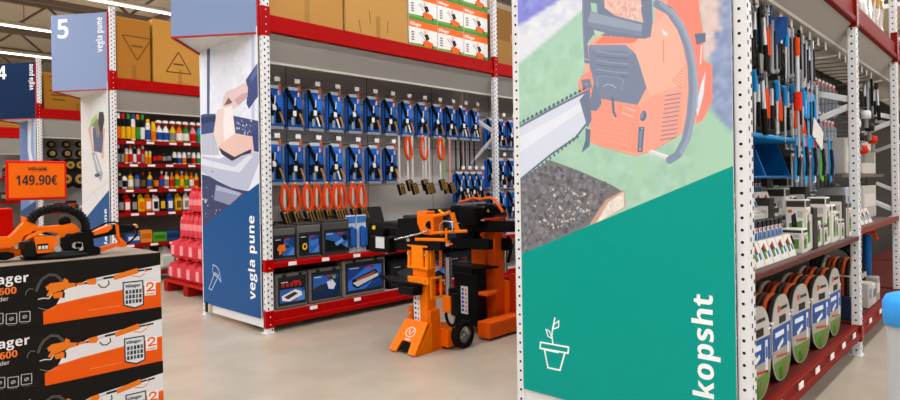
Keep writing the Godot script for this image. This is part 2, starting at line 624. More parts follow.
	price_strip(r, x + 0.003, 0.19, [-2.95, -3.3, -3.62, -3.95, -4.25, -4.55, -5.1, -5.5, -5.9, -6.3])
	# --- row five, bottles
	r = thing("shelving_rack", "shelving rack of spray bottles and car care bottles under sign five", "shelving rack", Vector3.ZERO, "shelving rows")
	x = X_FIVE
	xl = -9.28
	zs = [-2.51, -5.45, -8.39, -11.33]
	for i in zs.size():
		var z: float = zs[i]
		post(r, x, z, 3.42, 1)
		post(r, xl, z, 3.42, -1)
		connector(r, x, 2.4, 2.64, z, 1)
		if i < zs.size() - 1:
			var za := z - 0.066
			var zb: float = zs[i + 1]
			beam(r, x - 0.004, 2.42, 2.56, za, zb, 1)
			skirt(r, x, 2.17, 2.416, za, zb, 1)
			deck(r, x - 0.05, xl + 0.05, 2.545, za, zb)
			for y in [1.79, 1.503, 1.185, 0.89, 0.5, 0.13]:
				deck(r, x - 0.03, -8.62, y, za, zb, "6b6660")
				obj("shelf_edge", MB.new().paint("8d1210").rbox(Vector3(x - 0.015, y - 0.022, (za + zb) / 2), Vector3(0.03, 0.052, absf(zb - za)), 0.003), vm(0.35), r)
				if i == 0:
					var tick := []
					for q in 11:
						tick.append(za - 0.16 - q * 0.24 - 0.03 * sin(q * 2.3 + y * 9))
					price_strip(r, x + 0.0, y - 0.022, tick, 1, 0.028, 0.09)
			obj("back_panel", MB.new().paint("7d7872").box(Vector3(-8.64, 1.25, (za + zb) / 2), Vector3(0.02, 2.3, absf(zb - za))), vm(0.6), r)
		obj("cross_tie", MB.new().paint(WHITE).box(Vector3((x + xl) / 2, 3.2, z - 0.03), Vector3(absf(x - xl) - 0.1, 0.05, 0.03)), vm(0.45), r)
	# --- row four, grinding wheels
	r = thing("shelving_rack", "shelving rack of black grinding wheels under sign four", "shelving rack", Vector3.ZERO, "shelving rows")
	x = X_FOUR
	xl = -12.8
	for i in zs.size():
		var z: float = zs[i]
		post(r, x, z, 3.35, 1)
		post(r, xl, z, 3.35, -1)
		connector(r, x, 2.35, 2.6, z, 1)
		if i < zs.size() - 1:
			var za := z - 0.066
			var zb: float = zs[i + 1]
			beam(r, x - 0.004, 2.36, 2.52, za, zb, 1)
			skirt(r, x, 2.06, 2.356, za, zb, 1)
			deck(r, x - 0.05, xl + 0.05, 2.5, za, zb)
			deck(r, x - 0.03, -12.18, 0.84, za, zb, "6b6660")
			obj("shelf_edge", MB.new().paint("8d1210").rbox(Vector3(x - 0.015, 0.82, (za + zb) / 2), Vector3(0.03, 0.06, absf(zb - za)), 0.003), vm(0.35), r)
			deck(r, x - 0.03, -12.18, 0.13, za, zb, "6b6660")
			obj("back_panel", MB.new().paint("aaa69f").box(Vector3(-12.2, 1.25, (za + zb) / 2), Vector3(0.02, 2.3, absf(zb - za))), vm(0.6), r)
	# --- row beyond row four (its shelves show past the end of row four)
	r = thing("shelving_rack", "distant shelving rack with red beams beyond sign four", "shelving rack", Vector3.ZERO, "shelving rows")
	x = -15.3
	xl = -16.5
	for i in zs.size():
		var z: float = zs[i]
		post(r, x, z, 3.3, 1)
		post(r, xl, z, 3.3, -1)
		if i < zs.size() - 1:
			var za := z - 0.066
			var zb: float = zs[i + 1]
			beam(r, x - 0.004, 2.28, 2.5, za, zb, 1)
			skirt(r, x, 1.95, 2.276, za, zb, 1)
			deck(r, x - 0.05, xl + 0.05, 2.48, za, zb)
			for y in [1.45, 0.95, 0.4]:
				deck(r, x - 0.03, -15.88, y, za, zb, "6b6660")
				obj("shelf_edge", MB.new().paint("8c1a14").rbox(Vector3(x - 0.015, y - 0.022, (za + zb) / 2), Vector3(0.03, 0.052, absf(zb - za)), 0.003), vm(0.35), r)
			obj("back_panel", MB.new().paint("8d8983").box(Vector3(-15.9, 1.25, (za + zb) / 2), Vector3(0.02, 2.3, absf(zb - za))), vm(0.6), r)

# ---------- end panels and header signs
func on_plane(px: float, py: float, o: Vector3, nn: Vector3) -> Vector3:
	var d := ray(px, py)
	return EYE + d * ((o - EYE).dot(nn) / d.dot(nn))
# crop coordinates to photograph pixels
func cr(ox: float, oy: float, s: float, a: Array) -> Array:
	var o := []
	for i in a.size():
		o.append((ox if i % 2 == 0 else oy) + a[i] / s)
	return o
func end_panel(label: String, x0: float, x1: float, y0: float, y1: float, z: float, pic: Pic) -> Node3D:
	var p := thing("end_panel", label, "end panel", Vector3((x0 + x1) / 2, y0, z))
	var w := x1 - x0
	var h := y1 - y0
	obj("board", MB.new().paint("d9dadb").rbox(Vector3(0, h / 2, 0), Vector3(w, h, 0.008), 0.001), vm(0.5), p)
	var q := MB.new().quad(Vector3(-w / 2, 0, 0.0046), Vector3(w / 2, 0, 0.0046), Vector3(w / 2, h, 0.0046), Vector3(-w / 2, h, 0.0046))
	obj("print", q, tm(pic.tex(), 0.38), p)
	return p
func panel_pic(w: int, h: int, bg: String, x0: float, x1: float, y0: float, y1: float, z: float) -> Pic:
	var p := Pic.new(w, h, bg)
	p.f = func(q: Vector2) -> Vector2:
		var g := on_z(q.x, q.y, z)
		return Vector2((g.x - x0) / (x1 - x0), (y1 - g.y) / (y1 - y0))
	return p
# lettering that runs upwards on a panel facing +z: pixel of its start on the base line and pixel of its end
func up_letters(text: String, a: Vector3, b: Vector3, side: Vector3, cap: float, par: Node3D, squeeze := 1.0) -> void:
	var o := letters(text, Vector3.ZERO, Vector3.UP, side, cap, "f2f4f6", par, 700, 1.0)
	var box: AABB = o.mesh.get_aabb()
	var len_now := box.size.x
	var k := (b - a).length() / len_now
	var ay := side.normalized()
	var ax := Vector3.UP
	o.transform = Transform3D(Basis(ax * k, ay, ax.cross(ay)), a - par.position - ax * k * box.position.x - ay * (cap / 46.0) * DESCENT)

func speckle(p: Pic, cols: Array, pts: Array, count: int, rmin: float, rmax: float, stretch := 1.0) -> void:
	var poly := PackedVector2Array()
	var lo := Vector2(INF, INF)
	var hi := Vector2(-INF, -INF)
	for i in range(0, pts.size(), 2):
		var q := Vector2(pts[i], pts[i + 1])
		poly.append(q)
		lo = lo.min(q)
		hi = hi.max(q)
	var made := 0
	for i in count * 6:
		var q := Vector2(rng.randf_range(lo.x, hi.x), rng.randf_range(lo.y, hi.y))
		if Geometry2D.is_point_in_polygon(q, poly):
			var r := rng.randf_range(rmin, rmax)
			p.disc(cols[rng.randi() % cols.size()], q.x, q.y, r, r * rng.randf_range(0.4, 1.0), rng.randf() * PI)
			made += 1
			if made >= count:
				break

func build_signs() -> void:
	rng.seed = 11
	# ===== green panel: chain saw photograph, gloss wash painted into its pale colours, over teal
	var z := -2.6
	var x0 := -1.945
	var x1 := -0.866
	var y0 := 0.105
	var y1 := 2.5
	var p := panel_pic(860, 1900, "a9cfb9", x0, x1, y0, y1, z + 0.012)
	speckle(p, ["a4ccb4", "b0d4bd", "acd0b4", "a2c8b2"], [520, 40, 740, 40, 740, 210, 520, 260], 700, 14, 60)
	p.poly("dde2ea", [510, -60, 660, -60, 588, 6, 522, 62, 505, 70])
	speckle(p, ["d6dce8", "e3e8ee", "cfd8e6"], [510, -50, 640, -50, 586, 4, 522, 55], 200, 14, 50)
	p.poly("8a8ede", [505, -60, 580, -60, 560, 0, 522, 24, 505, 30])
	speckle(p, ["9297e2", "8085d6", "9aa2e4"], [510, -50, 560, -50, 550, 0, 522, 16], 120, 12, 40)
	# trousers, gravel and arm behind the saw
	p.poly("dcc8c4", [690, -60, 730, -60, 728, 20, 716, 62, 704, 60, 702, 20])
	speckle(p, ["e0cdc6", "d6bfbb", "dfd0cd"], [695, -50, 726, -50, 724, 20, 714, 55, 705, 50], 160, 8, 24)
	p.poly("93a5c8", [728, -60, 760, -60, 760, 152, 728, 130, 712, 112, 706, 88, 712, 60, 724, 26])
	speckle(p, ["8b9dc2", "9caed0", "8898bb", "a6b3cf"], [728, -40, 740, -40, 740, 140, 712, 105, 712, 62], 300, 8, 26)
	p.poly("a8acb8", [736, -60, 760, -60, 760, 90, 742, 100, 733, 70])
	p.poly("a9d0b6", [700, 120, 712, 110, 730, 130, 745, 140, 745, 175, 690, 185])
	p.soften(26)
	# log
	p.poly("77787e", [505, 190, 550, 160, 580, 171, 612, 185, 624, 192, 624, 206, 596, 222, 520, 260, 505, 260])
	speckle(p, ["6a6b70", "84838a", "706f74", "5c5d64", "8d8a89", "76726f"], [515, 186, 550, 163, 580, 173, 610, 187, 600, 214, 520, 255], 900, 6, 26)
	speckle(p, ["c7c4c0", "b6b4b0", "d5d2cc"], [530, 196, 560, 186, 600, 196, 596, 210, 545, 240], 70, 5, 14)
	speckle(p, ["b98e78", "a6806c"], [530, 190, 600, 190, 595, 215, 525, 245], 40, 3, 9)
	p.poly("c99f8a", [606, 200, 625, 189.5, 626, 207, 596, 225, 590, 224])
	p.poly("e6e0d8", [609, 202, 624, 192, 624.5, 207, 596, 224])
	speckle(p, ["ddd5cc", "efebe5", "d9cfc5"], [608, 204, 623, 194, 623, 206, 600, 220], 60, 5, 14)
	p.soften(5)
	# saw body
	p.poly("f0ab98", [586, 48, 600, 33, 632, 36, 655, 22, 658, -60, 700, -60, 700, 10, 704, 35, 704, 60, 712, 65, 712, 100, 705, 118, 695, 125, 680, 135, 655, 150, 637, 156, 600, 146, 591, 142, 590, 90, 585, 70])
	p.poly("ee8f7d", [668, -60, 695, -60, 700, 10, 703, 28, 703, 60, 713, 66, 713, 100, 703, 120, 697, 124, 694, 60, 684, 22, 668, 6])
	p.poly("f3b8a4", [632, 42, 654, 24, 668, 12, 680, 30, 685, 60, 684, 84, 650, 96, 640, 66])
	p.poly("ef9b88", [590, 96, 640, 106, 640, 154, 601, 146, 591, 141])
	p.poly("f2a593", [640, 106, 654, 96, 682, 92, 682, 132, 655, 150, 640, 154])
	p.stroke("e58472", 2.0, [591, 142, 600, 146, 637, 156, 655, 150, 680, 135])
	for i in 6:
		p.stroke("eeb08f", 1.6, [594, 104 + i * 6, 606, 107 + i * 6])
		p.stroke("eeb08f", 1.6, [608, 116 + i * 5, 629, 121 + i * 5])
	p.stroke("f6d3c6", 3.0, [624, 107, 636, 111])
	p.stroke("f6d3c6", 3.0, [623, 113, 634, 117])
	p.stroke("d97f70", 2.4, [664, 40, 664, 62])
	p.poly("e9eef0", [662, 29, 667, 33, 669, 36, 664, 35])
	# white and red badges on top of the body
	p.poly("ea8672", [595, 44, 606, 34, 640, 38, 634, 43])
	p.disc("e9ecef", 612, 36, 11, 7)
	p.disc("cfd5dc", 623, 37, 10, 6)
	# dark air filter cover
	p.poly("7d8aa1", [589, 46, 627, 46, 636, 54, 640, 65, 647, 88, 638, 105, 603, 99, 592, 96])
	p.poly("8794aa", [590, 45, 626, 45, 634, 52, 632, 56, 626, 51, 592, 51])
	for i in 3:
		p.stroke("98a3b7", 4.0, cr(560, 0, 4.444, [165, 228 + i * 40, 235, 240 + i * 40, 305, 245 + i * 40]))
		p.stroke("6d7a92", 3.0, cr(560, 0, 4.444, [163, 248 + i * 40, 235, 258 + i * 40, 305, 262 + i * 40]))
	p.stroke("a6afbf", 2.0, cr(560, 0, 4.444, [170, 400, 168, 350, 180, 335, 265, 345, 285, 360, 275, 400]))
	p.stroke("bcc4d0", 3.0, cr(560, 0, 4.444, [195, 385, 210, 375, 235, 378, 250, 392]))
	p.stroke("6f7c95", 10.0, [613, 98, 614, 112, 616, 116])
	p.stroke("5f6d87", 3.0, [613, 98, 614, 113])
	p.poly("77849c", [592, 84, 600, 88, 602, 104, 597, 111, 586, 110, 580, 106, 588, 100, 592, 96])
	p.poly("ef9884", cr(560, 0, 4.444, [82, 370, 95, 340, 140, 310, 152, 370, 130, 470, 110, 470, 90, 420]))
	p.poly("7d8598", cr(560, 0, 4.444, [97, 355, 135, 350, 145, 390, 105, 400]))
	p.disc("d8dce2", 587, 84, 5)
	# front hand guard
	p.poly("7a879d", [582, -60, 583, 25, 585, 63, 590, 64, 588, 43, 594, 35, 645, 39, 651, 37, 653, 22, 651, -60])
	p.poly("a8cfb8", [591, 3, 597, 3.6, 598, 13, 592, 12])
	p.poly("97a3b6", [591, 12, 643, 25, 642, 32, 588, 22])
	p.poly("838fa5", [588, 22, 642, 32, 643, 37, 590, 27])
	p.poly("e9c0b3", [603, -40, 640, -40, 642, 13, 644, 23, 616, 16, 605, 8])
	speckle(p, ["e0aea2", "f0cfc3", "dca99d"], [606, 2, 640, 2, 643, 21, 616, 15], 60, 8, 18)
	p.poly("b8d6bb", [594, 30, 606, 33, 598, 37, 595, 34])
	p.stroke("8b97ab", 3.0, [583, -40, 584, 30, 586, 60])
	p.stroke("dfe4ea", 2.0, [586, 59, 589, 60])
	# slots and knobs
	for i in 11:
		p.stroke("7d8698", 3.2, [666 - i * 0.5, 96 + i * 4.4, 681 - i * 0.45, 93.5 + i * 4.4])
	p.disc("6d798f", 643.7, 116, 24, 38, 0.2)
	p.disc("8a95a8", 642.6, 115, 12, 26, 0.2)
	p.poly("6a778e", [639, 127, 645, 127, 643, 152, 638, 152])
	p.poly("7f94b6", [640, 131, 643, 131, 641.4, 149, 639.6, 149])
	p.disc("e6eaee", 642.5, 129, 5)
	p.disc("e6eaee", 640.5, 149.5, 5)
	p.stroke("d5dadd", 13.0, [651, 152, 660, 155, 668, 158])
	p.stroke("edf0f0", 5.0, [652, 150.5, 660, 153.4, 668, 156])
	p.poly("6e7b92", [695, 34, 706, 33, 706, 42, 697, 45])
	p.poly("dde5ee", [706, 71, 704, 95, 698, 117, 696, 108, 701, 86])
	p.stroke("e4eaf0", 4.0, [702, 46, 701, 64])
	for i in 7:
		p.stroke("e48c7b", 2.4, [672 + i * 1.6, 80 - i * 1.6, 682 + i * 0.4, 88 - i * 3.4])
	# bent rear handle
	p.stroke("8593aa", 27.0, [657, 4, 670, 11, 681, 27, 688, 45, 692, 65, 693, 90, 691, 115, 686, 140, 678, 155, 670, 160])
	p.stroke("98a5bb", 15.0, [662, 4, 674, 14, 685, 31, 691, 48, 695, 68, 696, 90, 694, 115, 689, 139, 682, 152])
	p.stroke("a6b2c6", 6.0, [672, 9, 682, 22, 690, 40, 695, 60, 698, 85, 697, 108])
	# guide bar and chain
	p.poly("d3dae8", [515, 131, 586, 92, 591, 96, 590, 112, 584, 130, 552, 154, 515, 183])
	p.poly("dfe5ef", [515, 140, 584, 102, 586, 108, 515, 156])
	p.stroke("687488", 8.0, [515, 129.5, 550, 110, 588, 91])
	p.stroke("687488", 8.0, [515, 184, 552, 154, 576, 138, 590, 120])
	for i in 16:
		var a := 518 + i * 4.3
		p.poly("59657a", [a, 127 - (a - 515) * 0.535, a + 1.2, 123.5 - (a - 515) * 0.535, a + 3, 123.2 - (a - 515) * 0.535, a + 3.4, 126 - (a - 515) * 0.535])
		var b := 518 + i * 3.9
		p.poly("59657a", [b, 182 - (b - 515) * 0.78, b + 1.5, 187 - (b - 515) * 0.78, b + 3, 184.5 - (b - 515) * 0.78])
	p.poly("747f95", [580, 100, 590, 88, 592, 120, 588, 128])
	p.poly("6b778e", [586, 128, 591, 130, 590, 146, 582, 153, 586, 140])
	p.soften(2.6)
	# teal field with the diagonal edge, flower pot
	p.poly("03988b", [500, 263, 531, 250, 738, 164, 780, 146, 780, 470, 500, 470])
	p.stroke("f2f6f5", 7.0, [541, 342, 569, 347, 568.6, 353, 540.6, 348, 541, 342])
	p.stroke("f2f6f5", 7.0, [545, 349.5, 548.5, 367.5, 560.5, 370, 565.2, 353])
	p.stroke("f2f6f5", 6.0, [545.5, 349.5, 558.5, 352.3])
	p.stroke("f2f6f5", 6.0, [553.4, 344, 552.4, 335, 553.2, 328, 555.4, 317.6])
	p.stroke("f2f6f5", 5.0, [552.8, 338.5, 548.6, 336, 546.4, 329, 550, 331, 552.8, 338.5])
	p.stroke("f2f6f5", 5.0, [553.6, 329, 554.6, 324, 559.4, 320.5, 559, 327, 553.6, 329])
	var g := end_panel("green end panel with an orange chain saw photograph and a flower pot icon", x0, x1, y0, y1, z + 0.012, p)
	var zz := z + 0.0175
	up_letters("kopsht", on_z(714, 399.5, zz), on_z(714, 296, zz), Vector3.LEFT, 0.084, g)
	# ===== blue panel: engine photograph over blue
	z = -2.51
	x0 = -5.562
	x1 = -4.512
	y0 = 0.122
	y1 = 2.5
	p = panel_pic(560, 1250, "dfe4f0", x0, x1, y0, y1, z + 0.012)
	speckle(p, ["d9dfee", "e5e9f2", "dde3ee"], [200, 30, 260, 30, 260, 120, 200, 120], 150, 10, 50)
	p.poly("41527f", cr(195, 50, 4, [50, -40, 62, -40, 60, 260, 50, 260]))
	p.poly("b9c3da", cr(195, 50, 4, [228, -60, 240, -60, 240, 280, 228, 280]))
	p.poly("3b4c7d", cr(195, 50, 4, [0, 268, 40, 256, 85, 256, 85, 330, 0, 345]))
	p.poly("24305a", cr(195, 50, 4, [0, 275, 85, 262, 85, 285, 0, 300]))
	p.poly("b7bdcd", cr(195, 50, 4, [0, 342, 80, 330, 100, 420, 0, 420]))
	p.poly("3a4776", cr(195, 50, 4, [150, 262, 260, 285, 260, 352, 160, 332]))
	speckle(p, ["8e9cc0", "d8deea", "1f2a50", "5a6a9a"], cr(195, 50, 4, [160, 268, 250, 288, 250, 345, 165, 330]), 60, 3, 14)
	p.poly("2f3f78", cr(195, 50, 4, [265, 40, 250, 55, 205, 120, 212, 150, 208, 215, 218, 236, 250, 190, 265, 180]))
	p.poly("4a5c95", cr(195, 50, 4, [250, 60, 222, 112, 228, 128, 256, 90]))
	p.poly("ddc4c4", cr(195, 50, 4, [130, 165, 165, 152, 204, 128, 214, 150, 212, 190, 178, 222, 150, 242, 112, 226, 115, 190]))
	p.poly("c5a0a2", cr(195, 50, 4, [175, 222, 160, 200, 190, 175, 212, 170, 212, 190]))
	p.poly("7a4f52", cr(195, 50, 4, [118, 222, 136, 190, 152, 210, 140, 216]))
	p.poly("eee6e6", cr(195, 50, 4, [90, 240, 150, 222, 163, 330, 150, 362, 92, 388, 76, 332, 84, 280]))
	p.poly("e3cfc9", cr(195, 50, 4, [90, 240, 118, 232, 112, 300, 118, 372, 92, 388, 76, 332, 84, 280]))
	p.stroke("d5b6b0", 2.0, cr(195, 50, 4, [120, 240, 112, 300, 120, 370]))
	p.disc("d98a3f", 214.2, 136.5, 9, 12)
	p.poly("e2c0b6", cr(195, 50, 4, [95, 385, 160, 335, 232, 345, 240, 410, 215, 425, 120, 425]))
	p.poly("caa19a", cr(195, 50, 4, [95, 388, 150, 372, 160, 385, 120, 410, 100, 405]))
	p.poly("2f3f78", cr(195, 50, 4, [230, 330, 268, 318, 268, 410, 238, 405]))
	p.poly("b6bdd3", cr(195, 140, 4, [0, 60, 100, 75, 140, 60, 250, 50, 268, 60, 250, 112, 216, 200, 150, 192, 95, 162, 0, 115]))
	p.poly("d8dce8", cr(195, 140, 4, [0, 66, 100, 92, 160, 108, 215, 60, 235, 62, 180, 130, 100, 116, 0, 92]))
	p.poly("e2c0b6", cr(195, 140, 4, [95, 25, 140, 0, 230, 0, 226, 40, 200, 50, 160, 70, 112, 45]))
	p.poly("332f40", cr(195, 140, 4, [98, 30, 120, 45, 160, 68, 205, 46, 228, 36, 226, 52, 190, 62, 150, 84, 108, 56]))
	p.stroke("c2a078", 2.0, cr(195, 140, 4, [76, 0, 78, 60, 74, 120]))
	p.poly("3c4468", cr(195, 140, 4, [0, 130, 60, 145, 95, 165, 150, 192, 214, 204, 262, 190, 262, 300, 0, 380]))
	p.poly("8990ae", cr(195, 140, 4, [85, 178, 192, 214, 140, 260, 78, 240]))
	p.poly("a9b0c8", cr(195, 140, 4, [90, 182, 186, 212, 176, 222, 86, 200]))
	p.disc("e4e8f0", 213, 171.5, 17, 13)
	p.disc("1d2238", 213, 171.5, 12, 9)
	p.disc("c0c6da", 206, 201, 24, 22)
	p.disc("e4e8f0", 203.5, 199, 12, 10)
	p.disc("202540", 207, 214, 10, 8)
	speckle(p, ["1b2038", "5d688e", "cfd5e2", "2a3050"], cr(195, 140, 4, [20, 140, 85, 175, 80, 240, 130, 262, 40, 330]), 70, 3, 10)
	p.soften(2.4)
	p.poly("0f4f8a", [195, 232, 203.7, 226, 258.7, 183.7, 275, 171, 275, 345, 195, 345])
	p.stroke("eef2f6", 3.4, [209.3, 288.5, 212, 290, 219, 275.4, 215.4, 272.6, 209.3, 288.5])
	p.stroke("eef2f6", 3.4, [213.6, 264.4, 217, 266.6, 219.4, 270, 221.6, 282, 218.4, 277, 214, 274, 213, 269.4, 213.6, 264.4])
	g = end_panel("blue end panel with a car engine photograph and a hammer icon", x0, x1, y0, y1, z + 0.012, p)
	up_letters("vegla pune", on_z(255.5, 300.5, z + 0.0175), on_z(255.5, 216, z + 0.0175), Vector3.LEFT, 0.105, g)
	# ===== panel of row five
	x0 = -9.225
	x1 = -8.135
	p = panel_pic(400, 900, "dcd9d7", x0, x1, y0, y1, z + 0.012)
	speckle(p, ["e6c9c2", "d9d3d0", "e4dfdc", "cfcbc9", "ecd6cf"], [80, 85, 112, 85, 112, 200, 80, 220], 90, 8, 22)
	p.poly("dfe5e0", cr(75, 85, 5.72, [105, 95, 125, 72, 152, 72, 178, 120, 172, 170, 130, 165, 98, 245, 82, 238, 98, 170]))
	p.poly("a3c777", cr(75, 85, 5.72, [95, 200, 125, 168, 132, 195, 98, 246, 84, 240]))
	p.poly("d8a999", cr(75, 85, 5.72, [82, 240, 95, 248, 100, 330, 118, 385, 105, 400, 90, 320, 76, 250]))
	p.poly("d8a999", cr(75, 85, 5.72, [158, 250, 176, 250, 168, 330, 168, 420, 152, 420, 154, 320]))
	p.poly("5d6480", cr(75, 85, 5.72, [103, 245, 160, 240, 164, 300, 156, 390, 112, 378, 105, 300]))
	p.poly("8b8377", cr(75, 85, 5.72, [100, 230, 130, 190, 150, 230, 140, 300, 128, 300, 120, 250]))
	p.poly("3d3a40", cr(75, 85, 5.72, [140, 155, 165, 155, 171, 200, 160, 262, 146, 272, 134, 220]))
	p.poly("a3a7b0", cr(75, 155, 5, [84, -10, 108, -10, 142, 95, 132, 135, 112, 105, 98, 40]))
	p.poly("3b3f4a", cr(75, 155, 5, [98, 98, 120, 90, 130, 104, 106, 112]))
	p.poly("d3d6da", cr(75, 155, 5, [96, 0, 104, 0, 130, 80, 122, 84]))
	p.stroke("b4b0ae", 1.6, cr(75, 155, 5, [40, 240, 90, 190, 175, 130]))
	p.stroke("b4b0ae", 1.6, cr(75, 155, 5, [85, 180, 130, 240]))
	p.soften(3.0)
	p.poly("1a4f88", cr(75, 155, 5, [30, 346, 58, 312, 178, 168, 250, 90, 250, 900, 30, 900]))
	g = end_panel("narrow end panel showing a woman drilling tiles over a blue diagonal", x0, x1, y0, y1, z + 0.012, p)
	up_letters("vegla pune", on_z(107.5, 262, z + 0.0175), on_z(107.5, 209, z + 0.0175), Vector3.LEFT, 0.105, g)
	# ===== panel of row four
	x0 = -12.745
	x1 = -11.655
	p = panel_pic(300, 680, "8d9fc4", x0, x1, y0, y1, z + 0.012)
	p.poly("6c82b2", [20, 110, 30, 110, 30, 240, 20, 240])
	p.poly("d9e1ee", [28, 118, 32, 119, 31, 150, 35, 168, 34, 190, 30, 190, 31, 168, 28, 150])
	p.poly("aebbd6", [33, 118, 38, 118, 38, 160, 35, 165])
	p.poly("1d4470", [20, 212, 40, 198, 40, 320, 20, 320])
	g = end_panel("pale blue end panel hanging under the dark blue sign four", x0, x1, y0, y1, z + 0.012, p)
	# ===== header signs: hollow wedges whose edge juts out into the aisle
	header(X_BLUE - 0.055, -5.62, 2.45, 3.36, "8094b8", "", "plain light blue wedge sign above the blue engine panel")
	header(X_FIVE - 0.055, -9.28, 2.42, 3.36, "8798bc", "5", "light blue wedge sign with a white number five")
	header(X_FOUR - 0.03, -12.8, 2.36, 3.27, "0e294b", "4", "dark navy wedge sign with a white number four")
	header(X_GREEN - 0.055, -2.0, 2.56, 3.4, "12a094", "", "green wedge sign above the chain saw panel")

func header(xr: float, xl: float, y0: float, y1: float, col: String, num: String, label: String) -> void:
	var z := -2.51 if xr < -3.0 else -2.6
	var a := Vector3(xr, 0, z + 0.004)
	var b := Vector3(lerpf(xr, xl, 0.56), 0, z + 0.45)
	var d := Vector3(xl, 0, z + 0.004)
	var s := thing("header_sign", label, "sign", Vector3(xr, y0, z))
	var o := s.position
	var h := y1 - y0
	var up := Vector3(0, h, 0)
	var zero := Vector3(0, -y0, 0)
	for side in 2:
		var p0 := (b if side == 0 else d) - o - zero * 0.0
		var p1 := (a if side == 0 else b) - o
		p0.y = 0
		p1.y = 0
		var along := (p1 - p0).normalized()
		var nn := along.cross(Vector3.UP).normalized()
		var m := MB.new().paint(col)
		m.box((p0 + p1) / 2 + up / 2 - nn * 0.006, Vector3((p1 - p0).length(), h, 0.012), Basis(along, Vector3.UP, along.cross(Vector3.UP)))
		obj("sign_face", m, vm(0.5), s)
		var e := MB.new().paint("b0231c")
		e.box((p0 + p1) / 2 + Vector3(0, -0.006, 0) - nn * 0.006, Vector3((p1 - p0).length(), 0.012, 0.016), Basis(along, Vector3.UP, along.cross(Vector3.UP)))
		obj("edge_trim", e, vm(0.5), s)
	var u := MB.new().paint("d4d4d2")
	u.prism([Vector2(a.x - o.x, -(a.z - o.z)), Vector2(b.x - o.x, -(b.z - o.z) + 0.012), Vector2(d.x - o.x, -(d.z - o.z))], 0.006, Transform3D(Basis(Vector3.RIGHT, -PI / 2), Vector3(0, 0.01, 0)))
	obj("underside", u, vm(0.5), s)
	var st := MB.new().paint("b51511").rbox(Vector3(0.006, h / 2 - 0.01, 0.008), Vector3(0.03, h + 0.02, 0.014), 0.002)
	obj("mounting_strip", st, vm(0.4), s)
	if num == "":
		return
	var al := (a - b).normalized()
	var nn2 := al.cross(Vector3.UP).normalized()
	var pa := Vector3(a.x, 0, a.z) + nn2 * 0.0035
	var base: Vector3
	var hp: float
	if num == "5":
		base = on_plane(56.5, 38.5, pa, nn2)
		hp = on_plane(57, 19.5, pa, nn2).y - base.y
	else:
		base = on_plane(-2.5, 79.5, pa, nn2)
		hp = on_plane(0, 66, pa, nn2).y - base.y
	var tx := letters(num, base - o, al, Vector3.UP, hp, "f2f4f6", s)
	var p0v: Vector3
	var p1v: Vector3
	if num == "5":
		p0v = on_plane(102.6, 52, pa, nn2)
		p1v = on_plane(103.2, 17, pa, nn2)
	else:
		p0v = on_plane(33.2, 90, pa, nn2)
		p1v = on_plane(33.2, 64, pa, nn2)
	up_letters("vegla pune", p0v, p1v, -al, 0.085, s)

# ---------- goods on the blue row
func carton(nm: String, label: String, cat: String, lo: Vector3, hi: Vector3, col: String, group := "", tape := "b98b4c") -> Node3D:
	var c := (lo + hi) / 2
	var s := hi - lo
	var t := thing(nm, label, cat, Vector3(c.x, lo.y, c.z), group)
	obj("body", MB.new().paint(col).rbox(Vector3(0, s.y / 2, 0), s, 0.008), vm(0.75), t)
	if tape:
		var m := MB.new().paint(tape)
		m.box(Vector3(0, s.y + 0.0006, 0), Vector3(minf(0.05, s.x * 0.2), 0.001, s.z * 0.98))
		obj("tape", m, vm(0.35), t)
		obj("tape", MB.new().paint(tape).box(Vector3(s.x / 2 + 0.0006, s.y * 0.13, 0), Vector3(0.001, s.y * 0.26, 0.05)), vm(0.35), t)
	return t
# a printed sheet on the +x side of a box: texture upright, read from +x
func x_print(par: Node3D, m: Material, x: float, y0: float, y1: float, za: float, zb: float, nm := "print") -> MeshInstance3D:
	# za is nearer the camera (larger z), it is the left edge as seen from +x
	return obj(nm, MB.new().quad(Vector3(x, y0, za), Vector3(x, y0, zb), Vector3(x, y1, zb), Vector3(x, y1, za)), m, par)
func z_print(par: Node3D, m: Material, z: float, y0: float, y1: float, xa: float, xb: float, nm := "print") -> MeshInstance3D:
	return obj(nm, MB.new().quad(Vector3(xa, y0, z), Vector3(xb, y0, z), Vector3(xb, y1, z), Vector3(xa, y1, z)), m, par)

